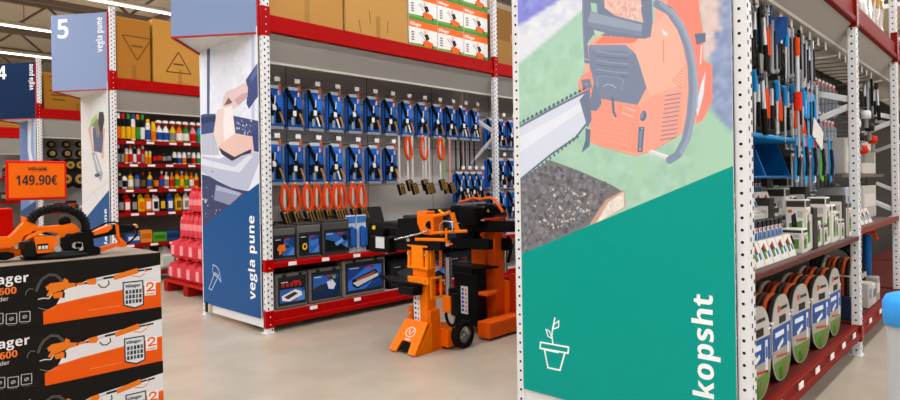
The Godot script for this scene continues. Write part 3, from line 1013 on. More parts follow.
func tool_pic(kind: int) -> Pic:
	var p := Pic.new(192, 144, "24272b")
	p.f = func(q: Vector2) -> Vector2: return q / 100.0
	p.poly("2c5ea8", [6, 14, 94, 14, 94, 90, 6, 90])
	p.poly("1b3f7a", [40, 14, 94, 14, 94, 60, 70, 40])
	p.poly("4e86cf", [60, 90, 94, 55, 94, 90])
	match kind:
		0:
			p.poly("17191c", [6, 14, 50, 14, 40, 90, 6, 90])
			p.poly("e06a1e", [16, 60, 26, 42, 52, 40, 60, 50, 56, 66, 40, 70, 34, 84, 24, 84, 26, 70])
			p.poly("2a2a2a", [52, 44, 74, 46, 74, 56, 56, 58])
		1:
			p.poly("17191c", [6, 14, 46, 14, 46, 90, 6, 90])
			p.disc("e6b21c", 28, 60, 44, 44)
			p.disc("24272b", 28, 60, 22, 22)
			p.poly("3a74c8", [46, 40, 90, 30, 92, 52, 60, 62])
		2:
			p.poly("101316", [6, 40, 60, 60, 94, 86, 94, 90, 6, 90])
			p.poly("6da0de", [40, 60, 88, 34, 92, 44, 50, 72])
			p.poly("11151a", [70, 30, 90, 26, 92, 50, 76, 52])
		3:
			p.poly("1c1e22", [6, 14, 94, 14, 94, 44, 6, 44])
			p.poly("e8e4de", [12, 66, 60, 48, 82, 58, 84, 72, 40, 88, 14, 82])
			p.poly("3c3834", [20, 70, 56, 56, 70, 64, 34, 80])
			for i in 5:
				p.poly("a52a1c", [12 + i * 15, 22, 22 + i * 15, 22, 22 + i * 15, 36, 12 + i * 15, 36])
		4:
			p.poly("0e2c5c", [6, 60, 94, 30, 94, 90, 6, 90])
			p.poly("d8dce2", [52, 40, 72, 34, 84, 52, 76, 70, 58, 66])
			p.disc("e6a01c", 66, 38, 12, 12)
			p.poly("63b23c", [72, 20, 82, 18, 84, 30, 74, 32])
			p.poly("2d2f33", [10, 56, 36, 46, 50, 60, 30, 76, 12, 72])
		5:
			p.poly("1d3e86", [6, 14, 94, 14, 94, 90, 6, 90])
			p.poly("2f70d0", [6, 60, 60, 14, 94, 14, 94, 40, 50, 90, 6, 90])
			p.poly("121417", [16, 56, 78, 30, 86, 46, 82, 60, 30, 86, 18, 76])
			p.poly("b0522e", [26, 56, 76, 36, 78, 42, 30, 64])
			p.poly("cfd2d6", [18, 66, 84, 44, 85, 54, 30, 80])
		_:
			p.poly("15171a", [6, 14, 94, 14, 94, 90, 6, 90])
			p.poly("3a3d42", [20, 40, 74, 24, 86, 60, 40, 78])
	p.poly("b9261d", [52, 17, 76, 17, 74, 23, 50, 23])
	p.poly("d9dde2", [10, 18, 34, 18, 34, 21, 10, 21])
	return p

func mower_pic() -> Pic:
	var p := Pic.new(224, 160, "e9e6e2")
	p.f = func(q: Vector2) -> Vector2: return q / 100.0
	p.poly("ee6a1c", [0, 0, 100, 0, 100, 24, 0, 24])
	p.poly("4f8f2c", [0, 82, 100, 78, 100, 100, 0, 100])
	p.poly("6aa83a", [0, 84, 100, 80, 100, 86, 0, 90])
	p.stroke("2a2724", 3.0, [36, 40, 58, 66, 66, 70])
	p.stroke("2a2724", 3.0, [42, 36, 66, 62])
	p.poly("22201e", [54, 44, 66, 40, 72, 56, 60, 66])
	p.poly("e8621a", [48, 70, 60, 62, 84, 70, 88, 82, 70, 88, 50, 82])
	p.disc("7a1c14", 50, 82, 14, 14)
	p.disc("282523", 84, 84, 14, 14)
	for i in 4:
		p.poly("6d6a66", [8, 40 + i * 9, 18, 40 + i * 9, 18, 45 + i * 9, 8, 45 + i * 9])
	p.stroke("e8752c", 4.0, [52, 32, 56, 29, 60, 32, 53, 40, 61, 40])
	return p

# hanging pack: blue pouch with black pockets on a wire hook; origin at the hook's wall end, x towards the aisle
func make_pack(col: String, v: int) -> Node3D:
	var t := thing("tool_pack", "blue tool pouch", "tool pouch")
	var m := MB.new().paint("8f8d8a")
	m.tube([Vector3(0, 0, -0.012), Vector3(0.3, 0.02, -0.012), Vector3(0.31, 0.035, -0.012)], 0.003, 6)
	m.tube([Vector3(0, 0.02, 0.012), Vector3(0.3, 0.045, 0.012)], 0.002, 6)
	obj("hook", m, vm(0.35, 0.8), t)
	obj("price_card", MB.new().paint("eceae4").rbox(Vector3(0.31, 0.045, 0), Vector3(0.004, 0.04, 0.055), 0.001), vm(0.5), t)
	m = MB.new().paint("cfd3d6").rbox(Vector3(0.255, -0.015, 0), Vector3(0.004, 0.03, 0.12), 0.001)
	m.paint("e2661d").box(Vector3(0.26, -0.004, -0.055), Vector3(0.006, 0.045, 0.02))
	obj("hang_tag", m, vm(0.4), t)
	m = MB.new().paint(col)
	m.rbox(Vector3(0.235, -0.2, 0), Vector3(0.07, 0.34, 0.172), 0.016)
	m.rbox(Vector3(0.265, -0.13, -0.028), Vector3(0.04, 0.15, 0.075), 0.014)
	obj("pouch", m, vm(0.7), t)
	m = MB.new().paint("15161a")
	var bs := Basis(Vector3.RIGHT, 0.55 if v % 2 == 0 else 0.4)
	m.rbox(Vector3(0.282, -0.11, 0.045), Vector3(0.03, 0.2, 0.028), 0.006, bs)
	m.rbox(Vector3(0.275, -0.27, -0.03), Vector3(0.035, 0.12, 0.05), 0.01)
	m.rbox(Vector3(0.278, -0.25, 0.045), Vector3(0.03, 0.1, 0.05), 0.01, Basis(Vector3.RIGHT, -0.3))
	if v == 2:
		m.rbox(Vector3(0.285, -0.22, 0.01), Vector3(0.02, 0.03, 0.15), 0.006)
	obj("pocket", m, vm(0.8), t)
	obj("side_strap", MB.new().paint("15161a").rbox(Vector3(0.268, -0.2, 0.078), Vector3(0.012, 0.32, 0.012), 0.004), vm(0.8), t)
	m = MB.new()
	m.paint("c98a48").cyl(Vector3(0.292, -0.235, -0.03), Vector3(0.298, -0.34, -0.07), 0.008, 6)
	obj("tool", m, vm(0.5), t)
	m = MB.new()
	m.paint("e9e6e0").rbox(Vector3(0.292, -0.2 - 0.02 * v, 0.02), Vector3(0.008, 0.05, 0.035), 0.002)
	obj("clasp", m, vm(0.5), t)
	m = MB.new()
	m.paint("dbdbd8").cyl(Vector3(0.292, -0.09, -0.02), Vector3(0.292, -0.05, -0.02), 0.007, 6)
	obj("tool", m, vm(0.5), t)
	m = MB.new()
	m.paint("e2661d").cyl(Vector3(0.29, -0.04, -0.035), Vector3(0.29, -0.085, -0.035), 0.006, 6)
	obj("tool", m, vm(0.5), t)
	m = MB.new()
	m.paint("9fa3a8").rbox(Vector3(0.29, -0.31, 0.04), Vector3(0.012, 0.07, 0.03), 0.004)
	obj("buckle", m, vm(0.35, 0.5), t)
	m = MB.new().paint("d9d6d0").cyl(Vector3(0.295, -0.1, 0.012), Vector3(0.295, -0.17, 0.02), 0.007, 6)
	if v == 1:
		m.paint("e9e6e0").rbox(Vector3(0.292, -0.3, -0.01), Vector3(0.008, 0.09, 0.018), 0.002, Basis(Vector3.RIGHT, 0.35))
	obj("tool", m, vm(0.5), t)
	obj("base_strip", MB.new().paint("8b8d8f").rbox(Vector3(0.24, -0.375, 0), Vector3(0.085, 0.03, 0.16), 0.004), vm(0.45), t)
	return t
# hanging strap: webbing, orange loop and a cluster of buckle bars
func make_strap(loop: bool, web: String, web_len: float) -> Node3D:
	var t := thing("lashing_strap", "orange lashing strap", "strap")
	if web_len > 0:
		obj("webbing", MB.new().paint(web).rbox(Vector3(0.01, -web_len / 2, 0), Vector3(0.006, web_len, 0.026), 0.002), vm(0.7), t)
	if loop:
		var pts := []
		for i in 21:
			var a := TAU * i / 20
			pts.append(Vector3(0.02 + 0.012 * cos(a), -0.14 - 0.115 * cos(a) * (1.0), sin(a) * (0.042 + 0.012 * cos(a))))
		obj("loop", MB.new().paint("dc4a16").tube(pts, 0.0165, 8, -1.0, false), vm(0.65), t)
	var y := -web_len if web_len > 0.3 else -0.27
	var m := MB.new()
	for i in 3:
		var bs := Basis(Vector3.RIGHT, 0.35) * Basis(Vector3.UP, 0.2 * i - 0.2)
		m.paint("1d1a18").rbox(Vector3(0.02 + i * 0.012, y - 0.03 - i * 0.006, -0.04 + i * 0.036), Vector3(0.03, 0.12, 0.026), 0.004, bs)
		m.paint("b08a4a").rbox(Vector3(0.037 + i * 0.012, y - 0.03 - i * 0.006, -0.048 + i * 0.036), Vector3(0.008, 0.115, 0.012), 0.002, bs)
		m.paint("c9c4ba").cyl(Vector3(0.02 + i * 0.012, y - 0.0, -0.055 + i * 0.036), Vector3(0.02 + i * 0.012, y - 0.0, -0.02 + i * 0.036), 0.008, 6)
	obj("buckle", m, vm(0.35, 0.4), t)
	return t

func build_blue_row() -> void:
	rng.seed = 21
	# cartons on the upper deck
	var yt := 2.585
	var a := carton("cardboard_box", "tall plain brown cardboard box above the tool pouches beside the sign", "cardboard box", Vector3(-5.3, yt, -3.37), Vector3(-4.53, yt + 0.95, -2.6), "b98a4a", "cartons on the blue row", "a87b40")
	a = carton("cardboard_box", "plain brown cardboard box between another carton and the mower boxes", "cardboard box", Vector3(-5.3, yt, -4.165), Vector3(-4.52, yt + 0.9, -3.385), "bd9050", "cartons on the blue row", "a87b40")
	for st in [[-0.12, 0.3], [0.1, 0.42], [0.22, 0.2]]:
		obj("scuff_mark", MB.new().paint("9a7038").box(Vector3(0.3905, st[1] * 0.5, st[0]), Vector3(0.001, 0.12, 0.012), Basis(Vector3.RIGHT, st[0])), vm(0.8), a)
	var mm := tm(mower_pic().tex(), 0.45)
	var mx := -4.53
	for row in 3:
		for k in 3:
			var za := -4.185 - k * 0.418
			var hb := 0.292
			var t := thing("mower_box", "white and orange lawn mower box in the %s layer, %s from the brown carton" % [["bottom", "middle", "top"][row], nth(k)], "product box", Vector3(mx - 0.25, yt + row * (hb + 0.002), za - 0.205), "lawn mower boxes")
			obj("body", MB.new().paint("dcd8d2").rbox(Vector3(0, hb / 2, 0), Vector3(0.5, hb, 0.41), 0.004), vm(0.5), t)
			x_print(t, mm, 0.2507, 0.002, hb - 0.002, 0.203, -0.203)
			letters("Villager", Vector3(0.2512, hb * 0.81, 0.19), Vector3(0, 0, -1), Vector3.UP, 0.032, "fff4ea", t)
	carton("cardboard_box", "brown carton with a white label beyond the mower boxes", "cardboard box", Vector3(-5.2, yt, -6.3), Vector3(-4.53, yt + 0.32, -5.56), "9c7440", "cartons on the blue row")
	carton("cardboard_box", "dark brown carton on top of the carton with a white label", "cardboard box", Vector3(-5.2, yt + 0.322, -6.25), Vector3(-4.55, yt + 0.7, -5.58), "8a6334", "cartons on the blue row")
	# hanging packs: first row 15, second row 9, later bay 12
	var packs := []
	var cols := ["2763bb", "2d70cf", "245aac"]
	for i in 3:
		packs.append(make_pack(cols[i], i))
	var first := [true, true, true]
	var up_label := "blue tool pouch with black straps hanging in the upper row of hooks"
	var low_label := "blue tool pouch hanging in the lower row above the orange straps"
	var far_label := "blue tool pack hanging on hooks beyond the second white post"
	var spots := []
	for px in [276, 296, 316.5, 336.5, 355.5, 374, 391.5, 408, 423.5, 438.5, 452, 464.5, 476]:
		spots.append([on_x(px, 100, -4.72).z, 2.08, up_label, "upper row of tool pouches"])
	for px in [276, 297, 317.5, 337.5, 357, 375.5, 392.5]:
		spots.append([on_x(px, 160, -4.72).z, 1.59, low_label, "lower row of tool pouches"])
	for k in 6:
		spots.append([-5.72 - k * 0.2, 1.99, far_label, "tool packs beyond the post"])
		spots.append([-5.72 - k * 0.2, 1.5, far_label, "tool packs beyond the post"])
		spots.append([-5.72 - k * 0.2, 1.1, far_label, "tool packs beyond the post"])
	for i in spots.size():
		var s: Array = spots[i]
		var v := (i * 2 + i / 3) % 3
		var pos := Vector3(-5.005, s[1], s[0])
		if i < 13:
			s[2] = "blue tool pouch in the upper row of hooks, %s from the white end post" % nth(i)
		elif i < 20:
			s[2] = "blue tool pouch in the lower row of hooks, %s from the white end post" % nth(i - 13)
		else:
			s[2] = "blue tool pack past the second post, %s column, %s row" % [nth((i - 20) / 3), ["top", "middle", "low"][(i - 20) % 3]]
		if first[v]:
			first[v] = false
			packs[v].position = pos
			packs[v].set_meta("label", s[2])
			packs[v].set_meta("group", s[3])
		else:
			copy(packs[v], "tool_pack", pos, s[2], s[3])
	# straps under the lower row and under the far half of the upper row
	var kinds := [make_strap(true, "d8d4cc", 0.26), make_strap(true, "d9d6d0", 0.5), make_strap(false, "cfcac0", 0.52), make_strap(false, "8fb85a", 0.52), make_strap(false, "cf8f86", 0.52)]
	var fresh := [true, true, true, true, true]
	var kl := ["orange loop strap with gilt buckles hanging below the lower row of pouches", "orange loop strap on long white webbing below the upper row of pouches", "long white lashing strap with gilt buckles below the upper row of pouches", "long green lashing strap hanging below the upper row of pouches", "long pink lashing strap hanging below the upper row of pouches"]
	var sp := []
	for px in [284, 293, 304, 316, 325, 333, 341, 351, 358]:
		sp.append([0, on_x(px, 195, -4.74).z, 1.23 + 0.0 * px, px])
	for px in [407, 421, 437]:
		sp.append([1, on_x(px, 150, -4.74).z, 1.72, px])
	for px in [401, 413, 425, 431]:
		sp.append([2, on_x(px, 150, -4.7).z, 1.7, px])
	sp.append([3, on_x(444.5, 150, -4.7).z, 1.7, 0])
	sp.append([4, on_x(449, 150, -4.7).z, 1.7, 0])
	var j := 0
	for s in sp:
		var kd: int = s[0]
		if j < 9:
			kl[0] = "orange loop strap with gilt buckles under the lower pouches, %s from the end post" % nth(j)
		elif j < 12:
			kl[1] = "orange loop strap on long white webbing, %s of the three loops" % nth(j - 9)
		elif j < 16:
			kl[2] = "long white lashing strap with gilt buckles, %s of the four white ones" % nth(j - 12)
		var pos := Vector3(-4.74 + 0.02 * (j % 3), s[2], s[1])
		j += 1
		if fresh[kd]:
			fresh[kd] = false
			kinds[kd].position = pos
			kinds[kd].set_meta("label", kl[kd])
			kinds[kd].set_meta("group", "lashing straps on hooks")
		else:
			copy(kinds[kd], "lashing_strap", pos, kl[kd], "lashing straps on hooks")
	# black bow saws on the far hooks
	for k in 5:
		var t := thing("black_trowel", "slim black tool with a grey block, %s from the long lashing straps" % nth(k), "hand tool", Vector3(-4.8, 1.72, on_x(457 + k * 4.6, 150, -4.78).z), "slim black tools")
		obj("shaft", MB.new().paint("191817").cyl(Vector3(0, 0, 0), Vector3(0, -0.38, 0), 0.009, 6), vm(0.4), t)
		obj("head", MB.new().paint("8f8d8b").rbox(Vector3(0, -0.42, 0), Vector3(0.04, 0.09, 0.05), 0.006), vm(0.4, 0.5), t)
		obj("hook", MB.new().paint("8f8d8a").cyl(Vector3(-0.21, 0.0, 0), Vector3(0.02, 0.01, 0), 0.003, 6), vm(0.35, 0.8), t)
	for k in 4:
		var t := copy(packs[k % 3], "tool_pack", Vector3(-5.005, 1.33, on_x(462 + k * 6.5, 185, -4.72).z), "blue tool pack just above the log splitters, %s from the slim black tools" % nth(k), "tool packs above the splitters")
	# boxes on the two lower shelves
	var tex := []
	for k in 7:
		tex.append(tm(tool_pic(k).tex(), 0.4))
	var shelf := [
		[272.5, 296, 232, 0, "grey power tool box with an orange drill picture on the middle shelf", "5b5a58"],
		[298, 321, 231, 1, "grey power tool box with a yellow disc picture on the middle shelf", "63615e"],
		[323.5, 350, 229, 2, "grey tool case with a blue sander picture on the middle shelf", "4b4a49"],
	]
	var xf := -4.5
	for b in shelf:
		var pa := on_x(b[0], 250, xf)
		var pb := on_x(b[1], 246, xf)
		var tt := thing("tool_box", b[4], "tool box", Vector3(xf - 0.17, 0.573, (pa.z + pb.z) / 2), "power tool boxes")
		var w := absf(pb.z - pa.z)
		var h: float = 0.275 + 0.01 * b[3]
		obj("body", MB.new().paint(b[5]).rbox(Vector3(0, h / 2, 0), Vector3(0.34, h, w), 0.012), vm(0.5), tt)
		x_print(tt, tex[b[3]], 0.1706, 0.02, h * 0.78, w * 0.47, -w * 0.47)
		obj("lid", MB.new().paint("45423f").rbox(Vector3(0.0, h + 0.008, 0), Vector3(0.33, 0.02, w * 0.97), 0.006), vm(0.5), tt)
		obj("handle", MB.new().paint("211f1e").tube([Vector3(0.1, h + 0.016, -0.06), Vector3(0.1, h + 0.045, -0.05), Vector3(0.1, h + 0.045, 0.05), Vector3(0.1, h + 0.016, 0.06)], 0.008, 6), vm(0.5), tt)
	# two blue carded packs
	for k in 2:
		var pa := on_x(350.5 + k * 10.5, 238, xf)
		var pb := on_x(360 + k * 10.5, 238, xf)
		var tt := thing("carded_pack", "blue and white carded glove pack beside the %s" % ["grey sander case", "black open tool case"][k], "product pack", Vector3(xf - 0.05, 0.573, (pa.z + pb.z) / 2), "carded packs on the middle shelf")
		var w := absf(pb.z - pa.z)
		obj("card", MB.new().paint("c9d3de").rbox(Vector3(-0.02, 0.17, 0), Vector3(0.012, 0.34, w), 0.003), vm(0.4), tt)
		obj("product", MB.new().paint("2a5fb0").rbox(Vector3(0.01, 0.14, 0.01), Vector3(0.05, 0.2, w * 0.4), 0.015).rbox(Vector3(0.01, 0.13, -w * 0.25), Vector3(0.05, 0.18, w * 0.3), 0.015), vm(0.6), tt)
		obj("header", MB.new().paint("3f7cc6").rbox(Vector3(-0.012, 0.3, 0), Vector3(0.008, 0.06, w * 0.9), 0.002), vm(0.4), tt)
	var pc := on_x(384, 238, xf)
	var t := thing("open_tool_case", "black open tool case with a white sticker tilted beside the carded packs", "tool case", Vector3(xf - 0.15, 0.573, pc.z))
	obj("tray", MB.new().paint("191919").rbox(Vector3(0, 0.1, 0), Vector3(0.3, 0.2, 0.32), 0.012), vm(0.45), t)
	obj("lid", MB.new().paint("1f1f20").rbox(Vector3(-0.02, 0.28, 0.02), Vector3(0.03, 0.26, 0.32), 0.01, Basis(Vector3.BACK, 0.35)), vm(0.45), t)
	obj("sticker", MB.new().paint("d9dadb").box(Vector3(0.1512, 0.1, 0.04), Vector3(0.002, 0.1, 0.12)), vm(0.5), t)
	for k in 5:
		var tt := thing("tool_box", "dark tool box behind the log splitters, %s from the open black case" % nth(k), "tool box", Vector3(xf - 0.2, 0.573, pc.z - 0.36 - k * 0.36), "boxes behind the splitters")
		var h := 0.24 + 0.05 * (k % 3)
		obj("body", MB.new().paint(["3a3a3c", "54514e", "2d2f33"][k % 3]).rbox(Vector3(0, h / 2, 0), Vector3(0.32, h, 0.31), 0.01), vm(0.5), tt)
		x_print(tt, tex[(k * 2) % 6], 0.1606, 0.02, h * 0.9, 0.14, -0.14)
	var low := [
		[276.5, 308, 273, 3, "grey tool case with a saw picture on the bottom shelf", "6f6a63"],
		[310, 342, 268, 4, "grey tool case with a blue spray gun picture on the bottom shelf", "6c6761"],
		[343.5, 386, 258, 5, "large grey tool case with a steel grill picture on the bottom shelf", "7b766f"],
	]
	for b in low:
		var pa := on_x(b[0], 300, xf)
		var pb := on_x(b[1], 295, xf)
		var top := on_x((b[0] + b[1]) / 2, b[2], xf).y
		var w := absf(pb.z - pa.z)
		var h := top - 0.167
		var tt := thing("tool_case", b[4], "tool case", Vector3(xf - 0.14, 0.166, (pa.z + pb.z) / 2), "tool cases on the bottom shelf")
		obj("body", MB.new().paint(b[5]).rbox(Vector3(0, h / 2, 0), Vector3(0.28, h, w), 0.014), vm(0.5), tt)
		x_print(tt, tex[b[3]], 0.1407, 0.03, h * 0.92, w * 0.45, -w * 0.45)
		if b[3] < 5:
			obj("lid", MB.new().paint("1d1c1c").rbox(Vector3(-0.04, h + 0.035, 0), Vector3(0.24, 0.065, w * 0.96), 0.012), vm(0.5), tt)
		obj("handle", MB.new().paint("3a3733").tube([Vector3(0.08, h, -0.06), Vector3(0.08, h + 0.03, -0.045), Vector3(0.08, h + 0.03, 0.045), Vector3(0.08, h, 0.06)], 0.008, 6), vm(0.5), tt)
		for s in [-0.25, 0.25]:
			obj("latch", MB.new().paint("2b2927").rbox(Vector3(0.142, h * 0.93, w * s), Vector3(0.012, 0.04, 0.035), 0.003), vm(0.5), tt)
	for k in 4:
		var tt := thing("tool_case", "black tool case on the bottom shelf, %s past the large grey case" % nth(k), "tool case", Vector3(xf - 0.2, 0.166, on_x(388, 295, xf).z - 0.25 - k * 0.42), "cases behind the splitters")
		obj("body", MB.new().paint(["1c1c1d", "2a2c30", "222427"][k % 3]).rbox(Vector3(0, 0.14, 0), Vector3(0.34, 0.28, 0.4), 0.012), vm(0.5), tt)
		x_print(tt, tex[6 if k % 2 == 0 else 2], 0.1707, 0.03, 0.25, 0.18, -0.18)
		obj("handle", MB.new().paint("3a3733").tube([Vector3(0.08, 0.28, -0.06), Vector3(0.08, 0.31, -0.045), Vector3(0.08, 0.31, 0.045), Vector3(0.08, 0.28, 0.06)], 0.008, 6), vm(0.5), tt)

# ---------- log splitters
func wheel(par: Node3D, at: Vector3, r: float) -> void:
	var bs := Basis(Vector3.BACK, -PI / 2)
	var m := MB.new().paint("161514").lathe([[r * 0.62, -0.03], [r * 0.9, -0.034], [r, -0.02], [r, 0.02], [r * 0.9, 0.034], [r * 0.62, 0.03]], 28, at, bs)
	var w := obj("wheel", m, vm(0.7), par)
	m = MB.new().paint("b5b3b0").lathe([[0.0, 0.0], [r * 0.3, 0.004], [r * 0.5, 0.0], [r * 0.63, 0.028], [r * 0.63, -0.028], [0.0, -0.02]], 24, at, bs)
	obj("rim", m, vm(0.35, 0.6), w)
	m = MB.new().paint("8c8a88").lathe([[0.0, 0.03], [r * 0.16, 0.026], [r * 0.2, 0.0]], 14, at, bs)
	obj("hub", m, vm(0.35, 0.7), w)
func sticker(par: Node3D, c: Vector3, w: float, h: float) -> void:
	var s := obj("sticker", MB.new().paint("e4e6ea").box(c, Vector3(w, h, 0.002)), vm(0.5), par)
	var m := MB.new()
	for i in 6:
		m.paint("2c62b4").cyl(c + Vector3(-w * 0.22, h * (0.38 - i * 0.15), 0), c + Vector3(-w * 0.22, h * (0.38 - i * 0.15), 0.0018), w * 0.17, 8)
		m.paint("e0a41c" if i % 2 == 0 else "d8482a").prism([Vector2(-w * 0.14, -0.01), Vector2(w * 0.14, -0.01), Vector2(0, 0.014)], 0.001, Transform3D(Basis.IDENTITY, c + Vector3(w * 0.24, h * (0.38 - i * 0.15), 0.0014)))
	obj("pictogram", m, vm(0.5), s)
func nut(par: Node3D, at: Vector3, axis: Vector3, r := 0.008) -> void:
	obj("bolt", MB.new().paint("cfcbc5").cyl(at, at + axis * 0.008, r, 6), vm(0.3, 0.8), par)

func build_splitters() -> void:
	var org := "f5790c"
	var m: MB
	# === nearer machine
	var o := Vector3(-3.195, 0, -3.06)
	var t := thing("log_splitter", "orange upright log splitter with a sloping foot plate and an orange column", "log splitter", o)
	var L := func(v: Vector3) -> Vector3: return v - o
	# foot plate: two prongs sloping to the floor
	var ang := atan2(0.2, 0.15)
	var bs := Basis(Vector3.RIGHT, -(PI / 2 - ang))
	var xf := Transform3D(bs, L.call(Vector3(-3.197, 0.012, -2.84)))
	m = MB.new().paint(org)
	m.prism([Vector2(-0.135, 0), Vector2(-0.062, 0), Vector2(-0.05, 0.085), Vector2(0.05, 0.085), Vector2(0.062, 0), Vector2(0.135, 0), Vector2(0.115, 0.25), Vector2(-0.115, 0.25)], 0.012, xf)
	for s in [-1, 1]:
		m.prism([Vector2(0, 0), Vector2(0.17, 0.205), Vector2(0.17, 0.0)], 0.01, Transform3D(Basis(Vector3.UP, PI / 2), L.call(Vector3(-3.197 + s * 0.118, 0.002, -2.85))))
	obj("foot_plate", m, vm(0.35), t)
	m = MB.new().paint("171615")
	for k in 4:
		m.rbox(L.call(Vector3(-3.197, 0.028 + k * 0.016, -2.862 - k * 0.013)), Vector3(0.1, 0.012, 0.02), 0.002)
	obj("tread", m, vm(0.6), t)
	m = MB.new().paint("f0ece6")
	var ring := []
	for k in 25:
		ring.append(xf * Vector3(cos(TAU * k / 24) * 0.045, 0.155 + sin(TAU * k / 24) * 0.036, 0.0075))
	m.tube(ring, 0.0035, 6, -1.0, false)
	m.tube([xf * Vector3(-0.022, 0.172, 0.0075), xf * Vector3(0.0, 0.135, 0.0075), xf * Vector3(0.022, 0.172, 0.0075)], 0.0035, 6)
	m.paint("d9d5cf").box(xf * Vector3(0, 0.1, 0.007), Vector3(0.05, 0.008, 0.002), bs)
	obj("emblem", m, vm(0.5), t)
	# column
	m = MB.new().paint(org)
	m.rbox(L.call(Vector3(-3.195, 0.42, -3.066)), Vector3(0.148, 0.76, 0.092), 0.004)
	obj("column", m, vm(0.32), t)
	m = MB.new().paint("e46208")
	for s in [-1, 1]:
		m.rbox(L.call(Vector3(-3.195 + s * 0.098, 0.2, -3.06)), Vector3(0.04, 0.19, 0.1), 0.004)
		m.rbox(L.call(Vector3(-3.195 + s * 0.1, 0.055, -3.08)), Vector3(0.03, 0.11, 0.12), 0.004)
		obj("side_bracket", m, vm(0.35), t)
		m = MB.new().paint("e46208")
	for s in [-1, 1]:
		nut(t, L.call(Vector3(-3.195 + s * 0.098, 0.25, -3.01)), Vector3.BACK)
		nut(t, L.call(Vector3(-3.195 + s * 0.098, 0.15, -3.01)), Vector3.BACK)
		nut(t, L.call(Vector3(-3.195 + s * 0.09, 0.69, -2.996)), Vector3.BACK)
	sticker(t, L.call(Vector3(-3.225, 0.31, -3.0185)), 0.062, 0.24)
	# carriage: front plate with slots, side plates
	m = MB.new().paint("f88614")
	for s in [-1, 1]:
		m.rbox(L.call(Vector3(-3.195 + s * 0.093, 0.67, -3.01)), Vector3(0.028, 0.165, 0.02), 0.003)
		m.rbox(L.call(Vector3(-3.195 + s * 0.093, 0.5, -3.01)), Vector3(0.03, 0.05, 0.02), 0.003)
	m.rbox(L.call(Vector3(-3.195, 0.67, -3.006)), Vector3(0.12, 0.165, 0.02), 0.003)
	m.rbox(L.call(Vector3(-3.195, 0.592, -3.01)), Vector3(0.214, 0.018, 0.026), 0.003)
	m.rbox(L.call(Vector3(-3.195, 0.748, -3.01)), Vector3(0.214, 0.014, 0.026), 0.003)
	m.rbox(L.call(Vector3(-3.195, 0.5, -3.006)), Vector3(0.16, 0.05, 0.022), 0.003)
	for dz in [0.0, 0.095]:
		m.rbox(L.call(Vector3(-3.082, 0.67, -3.03 - dz)), Vector3(0.012, 0.165, 0.024), 0.003)
		m.rbox(L.call(Vector3(-3.308, 0.67, -3.03 - dz)), Vector3(0.012, 0.165, 0.024), 0.003)
		m.rbox(L.call(Vector3(-3.082, 0.45, -3.03 - dz)), Vector3(0.012, 0.15, 0.024), 0.003)
	for dy in [0.592, 0.748, 0.52, 0.38]:
		m.rbox(L.call(Vector3(-3.082, dy, -3.08)), Vector3(0.012, 0.018, 0.11), 0.003)
	obj("carriage", m, vm(0.32), t)
	# table with raised tread pattern
	m = MB.new().paint("151413")
	m.prism([Vector2(-0.52, -0.05), Vector2(-0.2, 0.09), Vector2(0.06, 0.05), Vector2(0.06, -0.16), Vector2(-0.08, -0.18)], 0.016, Transform3D(Basis(Vector3.RIGHT, PI / 2), L.call(Vector3(-3.195, 0.475, -3.02))))
	m.rbox(L.call(Vector3(-3.22, 0.435, -2.95)), Vector3(0.16, 0.06, 0.1), 0.006)
	var tb := obj("table", m, vm(0.42), t)
	m = MB.new().paint("3a3835")
	for i in 9:
		for k in 4:
			var c := Vector3(-3.6 + i * 0.05 + 0.02 * (k % 2), 0.4845, -3.07 + k * 0.045)
			if Geometry2D.is_point_in_polygon(Vector2(c.x + 3.195, c.z + 3.02), PackedVector2Array([Vector2(-0.48, -0.04), Vector2(-0.2, 0.07), Vector2(0.04, 0.04), Vector2(0.04, -0.14), Vector2(-0.08, -0.16)])):
				m.rbox(L.call(c), Vector3(0.026, 0.004, 0.008), 0.0015, Basis(Vector3.UP, 0.7 if (i + k) % 2 == 0 else -0.7))
	obj("tread_pattern", m, vm(0.35, 0.4), tb)
	# head: long black guards, orange block with a round hole, rods and handles
	var P := func(px: float, py: float, z: float) -> Vector3: return on_z(px, py, z) - o
	m = MB.new().paint("141313")
	m.prism([Vector2(-3.50, 0.70), Vector2(-2.97, 0.73), Vector2(-2.95, 0.83), Vector2(-3.15, 0.82), Vector2(-3.22, 0.95), Vector2(-3.40, 0.94), Vector2(-3.42, 0.80), Vector2(-3.50, 0.80)], 0.06, Transform3D(Basis.IDENTITY, Vector3(-o.x, 0, -3.03 - o.z)))
	obj("head_guard", m, vm(0.4), t)
	m = MB.new().paint("141313")
	m.rbox(P.call(383, 244, -3.0), Vector3(0.24, 0.12, 0.09), 0.008)
	m.rbox(P.call(379, 230, -3.0), Vector3(0.19, 0.085, 0.07), 0.006, Basis(Vector3.BACK, -0.25))
	var cb := obj("control_box", m, vm(0.4), t)
	m = MB.new().paint("cfd1d3").box(P.call(380, 242.5, -2.952), Vector3(0.1, 0.085, 0.003))
	m.paint("e3c21c").cyl(P.call(374, 227.5, -2.963), P.call(374, 227.5, -2.957), 0.016, 10)
	obj("label", m, vm(0.5), cb)
	m = MB.new().paint("f0720f")
	m.rbox(L.call(Vector3(-3.12, 0.905, -3.06)), Vector3(0.17, 0.145, 0.1), 0.005)
	m.rbox(L.call(Vector3(-3.16, 0.985, -3.06)), Vector3(0.1, 0.03, 0.09), 0.005)
	var hb := obj("head_block", m, vm(0.32), t)
	m = MB.new().paint("120f0d").cyl(P.call(429.5, 225, -3.0125), P.call(429.5, 225, -3.0035), 0.028, 18)
	obj("bore", m, vm(0.8), hb)
	m = MB.new().paint("f07a14")
	m.rbox(P.call(430, 239.5, -2.985), Vector3(0.3, 0.022, 0.02), 0.004, Basis(Vector3.BACK, 0.04))
